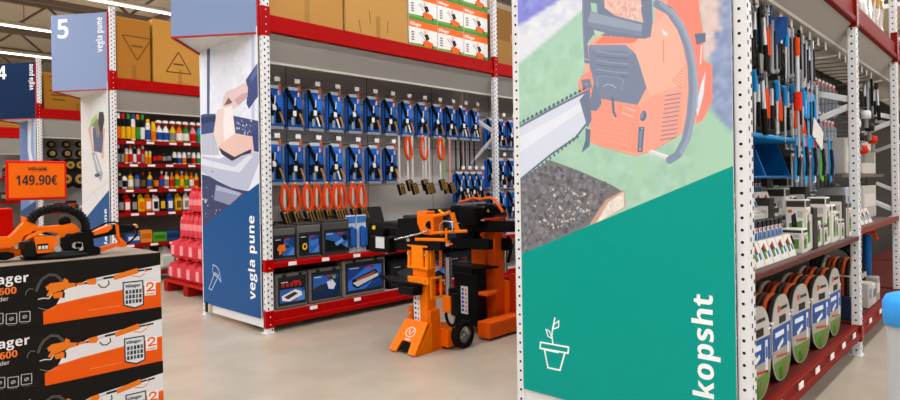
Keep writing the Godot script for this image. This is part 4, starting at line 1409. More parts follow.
	m.tube([P.call(434, 216, -3.02), P.call(445, 214, -3.02), P.call(450, 212, -3.02)], 0.012, 8)
	m.tube([P.call(433, 233, -3.0), P.call(467, 231, -3.1)], 0.011, 8)
	m.tube([P.call(452, 213, -3.12), P.call(455, 224, -3.12), P.call(458, 231, -3.12)], 0.018, 8)
	m.tube([P.call(446, 228, -3.0), P.call(446.5, 244, -3.0), P.call(452, 244, -3.0)], 0.008, 8)
	m.paint("e8b51c").tube([P.call(439, 210, -3.02), P.call(445, 215, -3.02)], 0.008, 6)
	obj("handle_bar", m, vm(0.35), t)
	m = MB.new().paint("b9b7b4")
	m.tube([P.call(395, 239.5, -2.96), P.call(418, 234, -2.98), P.call(428, 231, -3.0)], 0.007, 8)
	obj("rod", m, vm(0.25, 0.9), t)
	m = MB.new().paint("b9b7b4")
	m.tube([P.call(440, 232, -3.03), P.call(440, 224, -3.03), P.call(444, 221, -3.03), P.call(452, 222, -3.03), P.call(453, 232, -3.03)], 0.006, 8)
	obj("rod", m, vm(0.25, 0.9), t)
	m = MB.new().paint("b9b7b4")
	m.cyl(P.call(408, 240, -2.996), P.call(408, 240, -2.982), 0.014, 10)
	obj("rod", m, vm(0.25, 0.9), t)
	# hydraulic ram, fittings, hose
	m = MB.new().paint("a9abad").cyl(L.call(Vector3(-3.04, 0.3, -3.16)), L.call(Vector3(-3.04, 0.66, -3.16)), 0.026, 14)
	m.cyl(L.call(Vector3(-2.995, 0.12, -3.17)), L.call(Vector3(-2.995, 0.4, -3.17)), 0.007, 8)
	obj("hydraulic_ram", m, vm(0.25, 0.9), t)
	m = MB.new().paint("181716").rbox(L.call(Vector3(-3.03, 0.4, -3.17)), Vector3(0.06, 0.09, 0.06), 0.006)
	m.rbox(L.call(Vector3(-2.985, 0.33, -3.16)), Vector3(0.04, 0.16, 0.04), 0.006)
	obj("valve", m, vm(0.4), t)
	obj("guard_plate", MB.new().paint("ef6f12").rbox(L.call(Vector3(-3.03, 0.33, -3.13)), Vector3(0.075, 0.12, 0.02), 0.004), vm(0.35), t)
	m = MB.new().paint("121111")
	var hp := []
	for k in 13:
		var q := PI * k / 12
		hp.append(L.call(Vector3(-3.06 + 0.055 * (1 - cos(q)), 0.26 - 0.085 * sin(q), -3.15)))
	m.tube(hp, 0.011, 8)
	obj("hose", m, vm(0.5), t)
	# base block, axle, wheels
	m = MB.new().paint("e8630a")
	m.rbox(L.call(Vector3(-3.12, 0.085, -3.2)), Vector3(0.22, 0.13, 0.17), 0.005)
	m.rbox(L.call(Vector3(-3.195, 0.03, -3.27)), Vector3(0.3, 0.04, 0.22), 0.005)
	obj("base", m, vm(0.35), t)
	obj("axle", MB.new().paint("55524f").cyl(L.call(Vector3(-3.36, 0.1, -3.245)), L.call(Vector3(-2.99, 0.1, -3.245)), 0.012, 8), vm(0.4, 0.7), t)
	wheel(t, L.call(Vector3(-2.985, 0.1, -3.245)), 0.1)
	wheel(t, L.call(Vector3(-3.37, 0.1, -3.245)), 0.1)
	# === farther machine
	o = Vector3(-3.25, 0, -3.65)
	t = thing("log_splitter", "orange log splitter with a black front column behind the other splitter", "log splitter", o)
	m = MB.new().paint("131312")
	m.rbox(on_z(467, 296, -3.6) * Vector3(1, 0, 0) + Vector3(0, 0.29, -3.64) - o, Vector3(0.26, 0.46, 0.12), 0.01)
	obj("column", m, vm(0.4), t)
	sticker(t, on_z(464.5, 300, -3.577) - o, 0.075, 0.22)
	m = MB.new().paint("151413")
	m.prism([Vector2(-0.34, 0.06), Vector2(0.1, 0.09), Vector2(0.14, -0.12), Vector2(-0.26, -0.14)], 0.016, Transform3D(Basis(Vector3.RIGHT, PI / 2), Vector3(-3.2, 0.525, -3.64) - o))
	m.rbox(Vector3(-3.25, 0.5, -3.62) - o, Vector3(0.18, 0.05, 0.14), 0.006)
	obj("table", m, vm(0.42), t)
	m = MB.new().paint("f4660c")
	m.rbox(on_z(478, 256, -3.75) * Vector3(1, 0, 0) + Vector3(0, 0.44, -3.80) - o, Vector3(0.15, 0.84, 0.1), 0.005)
	obj("tower", m, vm(0.32), t)
	m = MB.new().paint("ec5a0e")
	m.rbox(on_z(491, 256, -3.78) * Vector3(1, 0, 0) + Vector3(0, 0.5, -3.83) - o, Vector3(0.1, 0.96, 0.12), 0.005)
	obj("rear_post", m, vm(0.35), t)
	m = MB.new().paint("ec5c0e")
	m.rbox(Vector3(-3.0, 0.08, -3.85) - o, Vector3(0.12, 0.12, 0.72), 0.006)
	m.rbox(Vector3(-3.26, 0.05, -3.85) - o, Vector3(0.5, 0.08, 0.12), 0.006)
	m.rbox(Vector3(-3.09, 0.33, -3.66) - o, Vector3(0.1, 0.03, 0.14), 0.005)
	obj("base_rail", m, vm(0.35), t)
	m = MB.new().paint("f86c0a").rbox((on_z(502, 298.5, -3.9) - o), Vector3(0.155, 0.31, 0.03), 0.006)
	m.paint("c23a0a").rbox((on_z(514, 298, -3.93) - o), Vector3(0.06, 0.4, 0.04), 0.006)
	obj("side_panel", m, vm(0.35), t)
	nut(t, on_z(495.5, 283, -3.885) - o, Vector3.BACK)
	nut(t, on_z(495, 314, -3.885) - o, Vector3.BACK)
	nut(t, on_z(500, 253, -3.86) - o, Vector3.BACK, 0.012)
	nut(t, on_z(500, 268, -3.86) - o, Vector3.BACK, 0.012)
	m = MB.new().paint("a9a7a4").cyl(on_z(505.5, 246, -3.9) - o, on_z(505.5, 272, -3.9) - o, 0.02, 12)
	obj("hydraulic_ram", m, vm(0.25, 0.9), t)
	m = MB.new().paint("e85a10").rbox(on_z(500, 260, -3.87) - o, Vector3(0.04, 0.2, 0.02), 0.004)
	obj("guard_plate", m, vm(0.35), t)
	var P2 := func(px: float, py: float, z: float) -> Vector3: return on_z(px, py, z) - o
	m = MB.new().paint("121212")
	var c2: Vector3 = P2.call(470, 214, -3.7)
	m.rbox(c2, Vector3(0.3, 0.14, 0.2), 0.02)
	m.lathe([[0.0, -0.08], [0.09, -0.08], [0.1, -0.06], [0.1, 0.06], [0.09, 0.08], [0.0, 0.08]], 18, P2.call(473, 216, -3.6))
	m.rbox(P2.call(490, 210, -3.75), Vector3(0.2, 0.1, 0.16), 0.015)
	m.rbox(P2.call(470, 231, -3.72), Vector3(0.2, 0.12, 0.14), 0.01)
	obj("motor", m, vm(0.4), t)
	m = MB.new().paint("121212")
	m.rbox(P2.call(487, 226.5, -3.64), Vector3(0.56, 0.085, 0.05), 0.008, Basis(Vector3.BACK, 0.04))
	m.rbox(P2.call(471, 243.5, -3.6), Vector3(0.42, 0.085, 0.06), 0.008, Basis(Vector3.BACK, 0.03))
	obj("head_guard", m, vm(0.4), t)
	m = MB.new().paint("e96310")
	m.tube([P2.call(459, 202.5, -3.66), P2.call(468, 200, -3.66), P2.call(474, 198, -3.66), P2.call(480, 199.5, -3.66), P2.call(490, 197.5, -3.66), P2.call(495, 200, -3.66), P2.call(503, 212, -3.66)], 0.012, 8)
	obj("handle_bar", m, vm(0.35), t)
	m = MB.new().paint("e96310")
	m.tube([P2.call(482, 236, -3.68), P2.call(484, 228, -3.68)], 0.02, 8)
	obj("lever", m, vm(0.35), t)
	m = MB.new().paint("e96310")
	m.cyl(P2.call(507, 218.5, -3.612), P2.call(507, 218.5, -3.6), 0.014, 10)
	obj("knob", m, vm(0.35), t)
	m = MB.new().paint("e96310")
	m.tube([P2.call(495, 230, -3.75), P2.call(513, 226, -3.75)], 0.02, 8)
	obj("handle_bar", m, vm(0.35), t)
	m = MB.new().paint("c9b9a2")
	m.rbox(P2.call(473, 219.5, -3.59), Vector3(0.24, 0.01, 0.02), 0.003, Basis(Vector3.BACK, -0.03))
	m.paint("a8301c").rbox(P2.call(492, 219, -3.6), Vector3(0.16, 0.018, 0.02), 0.003, Basis(Vector3.BACK, 0.06))
	m.paint("e6d21e").prism([Vector2(-0.014, -0.012), Vector2(0.014, -0.012), Vector2(0, 0.014)], 0.003, Transform3D(Basis.IDENTITY, P2.call(488, 210.5, -3.664)))
	obj("blade", m, vm(0.3, 0.3), t)
	m = MB.new().paint("141313")
	m.tube([P2.call(508, 236, -3.85), P2.call(512, 246, -3.85), P2.call(508, 262, -3.85)], 0.014, 8)
	m.rbox(P2.call(504, 244, -3.88), Vector3(0.14, 0.1, 0.06), 0.01)
	obj("hose", m, vm(0.5), t)
	wheel(t, Vector3(-2.93, 0.1, -4.12) - o, 0.1)
	wheel(t, Vector3(-3.5, 0.1, -4.12) - o, 0.1)
	obj("axle", MB.new().paint("55524f").cyl(Vector3(-3.48, 0.1, -4.12) - o, Vector3(-2.95, 0.1, -4.12) - o, 0.012, 8), vm(0.4, 0.7), t)

# ---------- stack of sander boxes with a machine and a price sign on top
func build_stack() -> void:
	var xf := -2.466
	var z1 := -0.935
	var z0 := -0.165
	var hb := 0.2125
	var top := 0.945
	var p := Pic.new(820, 232, "14110f")
	p.f = func(q: Vector2) -> Vector2:
		var g := on_x(q.x, q.y, xf)
		return Vector2((z0 - g.z) / (z0 - z1), (top - g.y) / hb)
	p.poly("d9d7d8", [56.3, 304.5, 64.7, 289.7, 90, 279, 159.1, 264.8, 175, 262, 175, 280, 159.7, 282.2, 80, 298.5, 58, 304])
	p.poly("e2560a", [159.7, 282.2, 175, 279, 175, 306, 161, 308.2, 80, 319.3, 43.5, 324.6, 43, 312, 58, 304, 80, 298.5])
	# printed machine: hose arc, disc, motor, pole, grip
	p.stroke("8f8b88", 7.0, cr(0, 255, 5.333, [195, 190, 205, 160, 225, 128, 262, 104, 300, 108, 335, 142]))
	p.stroke("24211f", 4.0, cr(0, 255, 5.333, [195, 190, 205, 160, 225, 128, 262, 104, 300, 108, 335, 142]))
	p.stroke("8d8a88", 2.0, cr(0, 255, 5.333, [136, 214, 140, 195, 155, 180, 178, 182]))
	p.disc("1b1817", 46, 299, 40, 20)
	p.stroke("9c9997", 2.0, cr(0, 255, 5.333, [205, 282, 240, 292, 275, 290, 300, 275]))
	p.stroke("d8d5d2", 4.0, cr(0, 255, 5.333, [205, 236, 230, 230, 262, 232, 275, 212]))
	p.stroke("d8d5d2", 3.0, cr(0, 255, 5.333, [250, 185, 265, 180, 262, 200]))
	p.poly("e0731c", cr(0, 255, 5.333, [240, 172, 268, 150, 335, 142, 342, 122, 362, 132, 366, 148, 410, 150, 412, 166, 345, 182, 285, 204, 258, 222, 246, 216, 262, 190]))
	p.poly("e0731c", cr(0, 255, 5.333, [278, 208, 328, 194, 338, 206, 334, 228, 288, 232]))
	p.poly("14110f", cr(0, 255, 5.333, [335, 196, 346, 200, 344, 228, 334, 230]))
	p.stroke("2a2725", 8.0, cr(0, 255, 5.333, [405, 158, 440, 152, 490, 146]))
	p.stroke("e0731c", 7.0, cr(0, 255, 5.333, [412, 157, 432, 153]))
	p.stroke("e0731c", 7.0, cr(80, 255, 5.333, [-6, 152, 20, 150]))
	p.poly("e0731c", cr(80, 255, 5.333, [34, 132, 84, 122, 90, 142, 80, 158, 40, 158]))
	p.stroke("b9b7b8", 9.0, cr(80, 255, 5.333, [92, 134, 128, 126]))
	p.stroke("1d1a19", 4.0, cr(80, 255, 5.333, [97, 156, 112, 172, 135, 172, 155, 156, 152, 138]))
	p.stroke("2c2a2b", 9.0, cr(80, 255, 5.333, [130, 124, 178, 116]))
	p.poly("e0731c", cr(80, 255, 5.333, [178, 108, 240, 88, 306, 68, 312, 96, 260, 112, 182, 134]))
	p.stroke("1d1a19", 7.0, cr(80, 255, 5.333, [312, 84, 380, 74]))
	p.stroke("e0731c", 5.0, cr(80, 255, 5.333, [344, 78, 354, 88]))
	p.stroke("c8590f", 3.0, cr(80, 255, 5.333, [278, 112, 320, 116, 346, 98]))
	# shield badge
	p.poly("2e3540", cr(80, 255, 5.333, [226, 145, 337, 133, 342, 266, 292, 288, 230, 272]))
	p.poly("d3d5d7", cr(80, 255, 5.333, [233, 151, 331, 140, 335, 262, 292, 279, 237, 266]))
	for i in 3:
		for k in 5:
			p.poly("2e3540" if (i + k) % 3 != 1 else "5a6068", cr(80, 255, 5.333, [243 + k * 18, 190 + i * 26 - k * 2, 256 + k * 18, 188 + i * 26 - k * 2, 256 + k * 18, 208 + i * 26 - k * 2, 243 + k * 18, 210 + i * 26 - k * 2]))
	p.poly("e6e4e2", cr(80, 255, 5.333, [342, 145, 404, 138, 403, 212, 345, 218]))
	p.stroke("e2560a", 6.5, cr(80, 255, 5.333, [356, 165, 362, 152, 378, 148, 390, 156, 386, 168, 358, 192, 396, 187]))
	p.poly("9a9896", cr(80, 255, 5.333, [350, 206, 398, 200, 398, 206, 350, 212]))
	for i in 12:
		p.stroke("f0c9a8", 1.4, cr(80, 255, 5.333, [46 + i * 14.5, 296 - i * 2.2, 54 + i * 14.5, 294.5 - i * 2.2]))
	# icons
	for c in [[-12, 342], [61, 342], [132, 331]]:
		p.stroke("d9d6d4", 2.2, cr(0, 255, 5.333, [c[0] - 28, c[1] - 27, c[0] + 28, c[1] - 31, c[0] + 28, c[1] + 23, c[0] - 28, c[1] + 27, c[0] - 28, c[1] - 27]))
		p.disc("d9d6d4", c[0] / 5.333, 255 + c[1] / 5.333 - 0.3, 14, 12)
		p.disc("14110f", c[0] / 5.333, 255 + c[1] / 5.333 - 0.3, 10, 8)
		p.stroke("d9d6d4", 1.6, cr(0, 255, 5.333, [c[0] - 8, c[1] + 8, c[0] + 8, c[1] - 10]))
		p.stroke("a5a2a0", 1.2, cr(0, 255, 5.333, [c[0] - 20, c[1] + 35, c[0] + 22, c[1] + 31]))
	var pm := tm(p.tex(), 0.42)
	var ln := z0 - z1
	var words := ["topmost sander box of the stack, printed black, orange and white, under the machine", "second sander box from the top of the stack, printed black and orange", "third sander box from the top of the stack, printed black and orange", "lowest sander box of the stack, standing on the pallet"]
	for k in 4:
		var yb := top - hb * (k + 1)
		var t := thing("sander_box", words[k], "product box", Vector3(xf - 0.2, yb + 0.0005, (z0 + z1) / 2 - 0.002 * k), "stacked sander boxes")
		obj("body", MB.new().paint("171412").rbox(Vector3(0, hb / 2 - 0.0005, 0), Vector3(0.4, hb - 0.001, ln), 0.002), vm(0.5), t)
		x_print(t, pm, 0.2006, 0, hb - 0.001, ln / 2, -ln / 2)
		if k == 0:
			obj("lid_flap", MB.new().paint("8d7f70").box(Vector3(0, hb, 0), Vector3(0.396, 0.002, ln - 0.004)), vm(0.7), t)
		var o := t.position
		var al := Vector3(0, 0, -1)
		var dy := Vector3(0, -hb * k, 0)
		for w in [["Villager", 28.5, 281.5, 0.030, "e6e4e2", 700], ["600", 16.5, 293.4, 0.0225, "e8731a", 700], ["sander", 8.6, 300.4, 0.013, "d5d2cf", 400]]:
			var l := letters(w[0], Vector3.ZERO, al, Vector3.UP, w[3], w[4], t, w[5])
			var bx: AABB = l.mesh.get_aabb()
			l.position = on_x(w[1], w[2], xf + 0.0016) + dy - Vector3(xf - 0.2, 0, 0) - Vector3(0, o.y, o.z) - al * bx.end.x - Vector3.UP * (w[3] / 46.0) * DESCENT
			l.position.x = 0.2016
		var l2 := letters("Villager", Vector3.ZERO, al, Vector3.UP, 0.0105, "2e3540", t, 700)
		l2.position = on_x(125.2, 288.0, xf) + dy - o - Vector3.UP * (0.0105 / 46.0) * DESCENT
		l2.position.x = 0.2016
	var pal := thing("pallet", "wooden pallet under the stack of sander boxes", "pallet", Vector3(xf - 0.2, 0, (z0 + z1) / 2))
	for s in [-0.15, 0.0, 0.15]:
		obj("runner", MB.new().paint("9b7c54").rbox(Vector3(s, 0.036, 0), Vector3(0.06, 0.072, ln), 0.003), vm(0.8), pal)
	for k in 6:
		obj("slat", MB.new().paint("a98a60").rbox(Vector3(0, 0.083, -ln * 0.44 + k * ln * 0.176), Vector3(0.4, 0.02, 0.09), 0.003), vm(0.8), pal)
	build_sander(top)
	# price sign on a thin rod with a foot
	var xs := -2.64
	var c := on_x(36.4, 180.2, xs)
	var sg := thing("price_sign", "orange price sign in a red frame standing on the sander boxes", "price sign", Vector3(xs, top + 0.002, c.z))
	var so := sg.position
	var a := on_x(5.6, 160.4, xs) - so
	var b := on_x(66.8, 199.2, xs) - so
	var w2 := absf(b.z - a.z)
	var h2 := a.y - b.y
	var mid := (a + b) / 2
	obj("frame", MB.new().paint("d2190f").rbox(mid - Vector3(0.004, 0, 0), Vector3(0.012, h2, w2), 0.003), vm(0.4), sg)
	obj("card", MB.new().paint("f26a12").box(mid + Vector3(0.003, 0, 0), Vector3(0.002, h2 * 0.87, w2 * 0.92)), vm(0.5), sg)
	obj("rod", MB.new().paint("b0aeac").cyl(Vector3(-0.004, 0.004, mid.z), Vector3(-0.004, b.y + 0.002, mid.z), 0.004, 8), vm(0.3, 0.7), sg)
	obj("foot", MB.new().paint("33302e").rbox(Vector3(-0.004, 0.004, mid.z), Vector3(0.08, 0.008, 0.1), 0.003), vm(0.5), sg)
	for w in [["149.90€", 15.6, 185.3, 57.0, 185.6, 0.036, 700], ["199.00€", 27.6, 171.4, 47.0, 171.8, 0.0165, 400]]:
		var l := letters(w[0], Vector3.ZERO, Vector3(0, 0, -1), Vector3.UP, w[5], "241409", sg, w[6])
		var bx: AABB = l.mesh.get_aabb()
		var s0 := on_x(w[1], w[2], xs) - so
		var s1 := on_x(w[3], w[4], xs) - so
		var kx := absf(s1.z - s0.z) / bx.size.x
		l.transform = Transform3D(Basis(Vector3(0, 0, -1) * kx, Vector3.UP, Vector3(1, 0, 0)), Vector3(0.0046, s0.y - (w[5] / 46.0) * DESCENT, s0.z + bx.position.x * kx))
	var q0 := on_x(28, 169.4, xs) - so
	var q1 := on_x(47, 169.0, xs) - so
	obj("strike_line", MB.new().paint("241409").box(Vector3(0.0046, (q0.y + q1.y) / 2, (q0.z + q1.z) / 2), Vector3(0.001, 0.0025, absf(q1.z - q0.z))), vm(0.5), sg)
	# red carton beside the machine
	var r0 := on_x(-12, 209, -2.78)
	var r1 := on_x(14, 237, -2.78)
	var rb := thing("red_case", "bright red plain case standing on the sander boxes behind the machine", "case", Vector3(-2.82, top + 0.002, (r0.z + r1.z) / 2))
	var hh := r0.y - top - 0.002
	obj("body", MB.new().paint("d6120c").rbox(Vector3(0, hh / 2, 0), Vector3(0.07, hh, absf(r1.z - r0.z)), 0.004), vm(0.4), rb)
	obj("clasp", MB.new().paint("7a0d08").rbox(Vector3(0.036, hh * 0.25, -0.02), Vector3(0.006, 0.012, 0.02), 0.002), vm(0.4), rb)

func build_sander(top: float) -> void:
	var xs := -2.6
	var base := on_x(62, 258, xs)
	var t := thing("drywall_sander", "orange and black drywall sander with a ribbed hose lying on the boxes", "power tool", Vector3(xs, top + 0.003, base.z))
	var o := t.position
	# profile in pixels -> outline in the (z, y) plane, extruded along x
	var face := Transform3D(Basis(Vector3(0, 0, -1), Vector3.UP, Vector3(1, 0, 0)), Vector3.ZERO)
	var outline := func(a: Array) -> Array:
		var r := []
		for i in range(0, a.size(), 2):
			var q := on_x(a[i], a[i + 1], xs) - o
			r.append(Vector2(-q.z, maxf(q.y, 0.004)))
		return r
	var slab := func(col: String, a: Array, depth: float, dx := 0.0) -> MB:
		return MB.new().paint(col).prism(outline.call(a), depth, face.translated(Vector3(dx, 0, 0)))
	var C1 := func(a: Array) -> Array: return cr(0, 200, 6.667, a)
	var C2 := func(a: Array) -> Array: return cr(65, 200, 6.667, a)
	var org := "ef6d10"
	var m: MB = slab.call(org, C1.call([-120, 265, 0, 246, 60, 245, 105, 200, 150, 150, 148, 108, 172, 122, 240, 176, 330, 174, 420, 164, 468, 152, 500, 170, 520, 200, 500, 222, 424, 222, 412, 290, 395, 294, 374, 222, 330, 210, 250, 214, 182, 224, 152, 236, 112, 290, 80, 306, 0, 316, -120, 330]), 0.045)
	obj("arm", m, vm(0.4), t)
	m = slab.call("f27a1a", C1.call([150, 270, 168, 240, 240, 200, 290, 206, 200, 246]), 0.06, 0.004)
	obj("arm_rib", m, vm(0.4), t)
	m = slab.call("151413", C1.call([200, 208, 250, 200, 330, 226, 326, 234, 240, 218, 200, 216]), 0.05, 0.004)
	obj("cable_clip", m, vm(0.5), t)
	m = slab.call(org, C1.call([208, 250, 230, 236, 352, 238, 362, 300, 340, 340, 225, 350, 212, 300]), 0.085, 0.01)
	var mo := obj("motor", m, vm(0.4), t)
	m = slab.call("141312", C1.call([222, 290, 296, 284, 298, 322, 226, 328]), 0.002, 0.0536)
	obj("label", m, vm(0.5), mo)
	m = MB.new()
	for q in [[238, 312], [262, 310], [284, 308]]:
		var pp := on_x(q[0] / 6.667, 200 + q[1] / 6.667, xs) - o
		m.paint("d8d4cf").box(Vector3(0.0552, pp.y, pp.z), Vector3(0.001, 0.012, 0.008))
	obj("label_print", m, vm(0.5), mo)
	m = slab.call("171615", C1.call([138, 282, 205, 272, 215, 300, 222, 352, 205, 372, 138, 368]), 0.09, 0.008)
	obj("motor_cap", m, vm(0.5), t)
	m = slab.call("d85a0c", C1.call([0, 330, 80, 320, 136, 330, 136, 372, 90, 380, 86, 350, 0, 350]), 0.05, -0.02)
	obj("lower_arm", m, vm(0.4), t)
	m = slab.call("141312", C1.call([-60, 345, 50, 345, 86, 352, 90, 378, 30, 400, -60, 400]), 0.06, -0.01)
	obj("tube_clamp", m, vm(0.5), t)
	# steel bracket and gear head
	m = slab.call("b9bbbd", C1.call([355, 232, 372, 232, 378, 320, 432, 312, 430, 250, 446, 250, 450, 326, 372, 344, 340, 330, 345, 305, 362, 300]), 0.03, 0.03)
	obj("fork", m, vm(0.25, 0.9), t)
	m = MB.new().paint("c4c6c8")
	for q in [[352, 318], [470, 296], [490, 294]]:
		var pp := on_x(q[0] / 6.667, 200 + q[1] / 6.667, xs) - o
		m.cyl(Vector3(0.03, pp.y, pp.z), Vector3(0.065, pp.y, pp.z), 0.012, 10)
		obj("bolt", m, vm(0.25, 0.9), t)
		m = MB.new().paint("c4c6c8")
	m = slab.call("121111", C2.call([-40, 250, 60, 215, 150, 205, 160, 270, 165, 300, 205, 312, 205, 372, 130, 380, 60, 372, 40, 330, -40, 330]), 0.11, 0.0)
	obj("gear_head", m, vm(0.45), t)
	m = slab.call("c9cbcd", C2.call([55, 280, 82, 276, 88, 326, 62, 332]), 0.02, 0.055)
	obj("steel_plate", m, vm(0.25, 0.9), t)
	# sanding disc
	m = MB.new().paint("191818").lathe([[0.0, 0.0], [0.108, 0.0], [0.112, 0.004], [0.112, 0.012], [0.1, 0.02], [0.05, 0.03], [0.0, 0.03]], 36, Vector3(-0.03, 0.001, 0))
	var dk := obj("sanding_disc", m, vm(0.5), t)
	m = MB.new().paint("3c4250").lathe([[0.1, 0.021], [0.085, 0.024], [0.05, 0.031]], 36, Vector3(-0.03, 0.001, 0))
	obj("disc_cover", m, vm(0.4), dk)
	# ribbed hose
	var pts := []
	for q in [[29, 222], [33, 216], [40, 211.5], [49, 209], [58, 208.2], [67, 209.2], [75, 212.5], [81, 217.5], [84, 224], [85, 233]]:
		pts.append(on_x(q[0], q[1], xs) - o + Vector3(0.015, 0, 0))
	obj("hose", MB.new().paint("161616").ribbed(pts, 0.0185, 0.005, 26), vm(0.4), t)
	# black clamp knob near the hose
	var kp := on_x(64.5, 221.5, xs) - o
	m = MB.new().paint("151413").lathe([[0.0, -0.014], [0.018, -0.012], [0.02, 0.0], [0.018, 0.012], [0.0, 0.014]], 14, kp, Basis(Vector3.BACK, PI / 2))
	obj("knob", m, vm(0.5), t)
	# rear handle: grip, switch arm, bow
	m = slab.call("131212", C2.call([150, 218, 190, 214, 245, 205, 298, 196, 318, 160, 352, 164, 440, 164, 458, 176, 452, 206, 350, 222, 318, 230, 260, 240, 150, 262]), 0.04, 0.0)
	obj("grip", m, vm(0.5), t)
	m = slab.call(org, C2.call([176, 212, 235, 186, 292, 165, 300, 186, 270, 212, 180, 234]), 0.045, 0.004)
	obj("grip_shell", m, vm(0.4), t)
	m = slab.call("f0640f", C2.call([322, 162, 346, 160, 352, 240, 396, 282, 398, 302, 370, 314, 330, 308, 204, 356, 204, 326, 318, 288, 362, 286, 334, 246]), 0.03, 0.006)
	obj("bow_handle", m, vm(0.4), t)
	pts = []
	for q in [[88, 231], [95, 227], [104, 222.5], [112, 222], [118, 224]]:
		pts.append(on_x(q[0], q[1], xs) - o + Vector3(0.026, 0, 0))
	m = MB.new().paint("121111").tube(pts, 0.0035, 6)
	obj("cable", m, vm(0.5), t)
	m = MB.new().paint("121111")
	pts = []
	for q in [[126, 245], [131, 241], [136, 236], [137.5, 230], [133, 227]]:
		pts.append(on_x(q[0], q[1], xs) - o)
	m.tube(pts, 0.004, 6)
	obj("cable", m, vm(0.5), t)
	m = slab.call("c98d6a", C2.call([455, 166, 470, 160, 480, 170, 478, 182, 458, 186]), 0.03)
	obj("end_cap", m, vm(0.5), t)

# ---------- goods of rows five and four, pink jugs on the red pallet
const HUES := {"black": "1a1918", "white": "e6e4df", "yellow": "e2b010", "red": "c2180f", "green": "2f8a34", "blue": "1f4d96", "orange": "df6a12", "pink": "df8a92", "grey": "8b8986", "brown": "6b4a2c", "cyan": "2f9ac4", "gold": "b58a30"}
func can(label: String, pos: Vector3, h: float, r: float, body: String, cap: String, band: String, group: String) -> void:
	var t := thing("aerosol_can", label, "spray can", pos, group)
	obj("body", MB.new().paint(HUES[body]).lathe([[0.0, 0.0], [r * 0.94, 0.0], [r, 0.006], [r, h * 0.74], [r * 0.86, h * 0.8], [r * 0.6, h * 0.83]], 14), vm(0.3, 0.1), t)
	obj("label_band", MB.new().paint(HUES[band]).lathe([[r * 1.01, h * 0.08], [r * 1.02, h * 0.1], [r * 1.02, h * 0.5], [r * 1.01, h * 0.52]], 14), vm(0.4), t)
	obj("cap", MB.new().paint(HUES[cap]).lathe([[r * 0.72, h * 0.8], [r * 0.78, h * 0.82], [r * 0.74, h * 0.97], [r * 0.6, h], [0.0, h]], 12), vm(0.4), t)
func bottle(label: String, pos: Vector3, h: float, r: float, body: String, cap: String, band: String, group: String) -> void:
	var t := thing("bottle", label, "bottle", pos, group)
	var m := MB.new().paint(HUES[body])
	m.t = Transform3D(Basis.from_scale(Vector3(0.7, 1, 1)), Vector3.ZERO)
	m.lathe([[0.0, 0.0], [r * 0.9, 0.0], [r, 0.01], [r, h * 0.62], [r * 0.75, h * 0.74], [r * 0.32, h * 0.82], [r * 0.32, h * 0.86]], 14)
	obj("body", m, vm(0.3), t)
	m = MB.new().paint(HUES[band])
	m.t = Transform3D(Basis.from_scale(Vector3(0.7, 1, 1)), Vector3.ZERO)
	m.lathe([[r * 1.01, h * 0.14], [r * 1.02, h * 0.16], [r * 1.02, h * 0.52], [r * 1.01, h * 0.54]], 14)
	obj("label_band", m, vm(0.4), t)
	obj("cap", MB.new().paint(HUES[cap]).lathe([[r * 0.38, h * 0.84], [r * 0.4, h * 0.85], [r * 0.38, h * 0.98], [0.0, h]], 10), vm(0.4), t)
func sprayer(label: String, pos: Vector3, h: float, r: float, body: String, head: String, band: String, group: String) -> void:
	var t := thing("spray_bottle", label, "spray bottle", pos, group)
	var m := MB.new().paint(HUES[body])
	m.t = Transform3D(Basis.from_scale(Vector3(0.62, 1, 1)), Vector3.ZERO)
	m.lathe([[0.0, 0.0], [r * 0.95, 0.0], [r, 0.012], [r * 0.96, h * 0.3], [r, h * 0.45], [r * 0.8, h * 0.58], [r * 0.34, h * 0.7], [r * 0.3, h * 0.76]], 14)
	obj("body", m, vm(0.25), t)
	m = MB.new().paint(HUES[band])
	m.t = Transform3D(Basis.from_scale(Vector3(0.62, 1, 1)), Vector3.ZERO)
	m.lathe([[r * 1.0, h * 0.1], [r * 1.03, h * 0.12], [r * 1.03, h * 0.42], [r * 1.0, h * 0.44]], 14)
	obj("label_band", m, vm(0.4), t)
	m = MB.new().paint(HUES[head])
	m.lathe([[r * 0.4, h * 0.74], [r * 0.42, h * 0.75], [r * 0.38, h * 0.83], [r * 0.2, h * 0.84]], 10)
	m.rbox(Vector3(0.0, h * 0.84, r * 0.55), Vector3(0.016, h * 0.1, 0.012), 0.003, Basis(Vector3.RIGHT, -0.5))
	obj("trigger", m, vm(0.4), t)
	m = MB.new().paint("e8e6e2")
	m.prism([Vector2(-r * 0.6, h * 0.86), Vector2(r * 0.95, h * 0.88), Vector2(r * 0.95, h * 0.95), Vector2(r * 0.4, h), Vector2(-r * 0.5, h * 0.98)], 0.026, Transform3D(Basis(Vector3.UP, -PI / 2), Vector3.ZERO))
	obj("spray_head", m, vm(0.4), t)
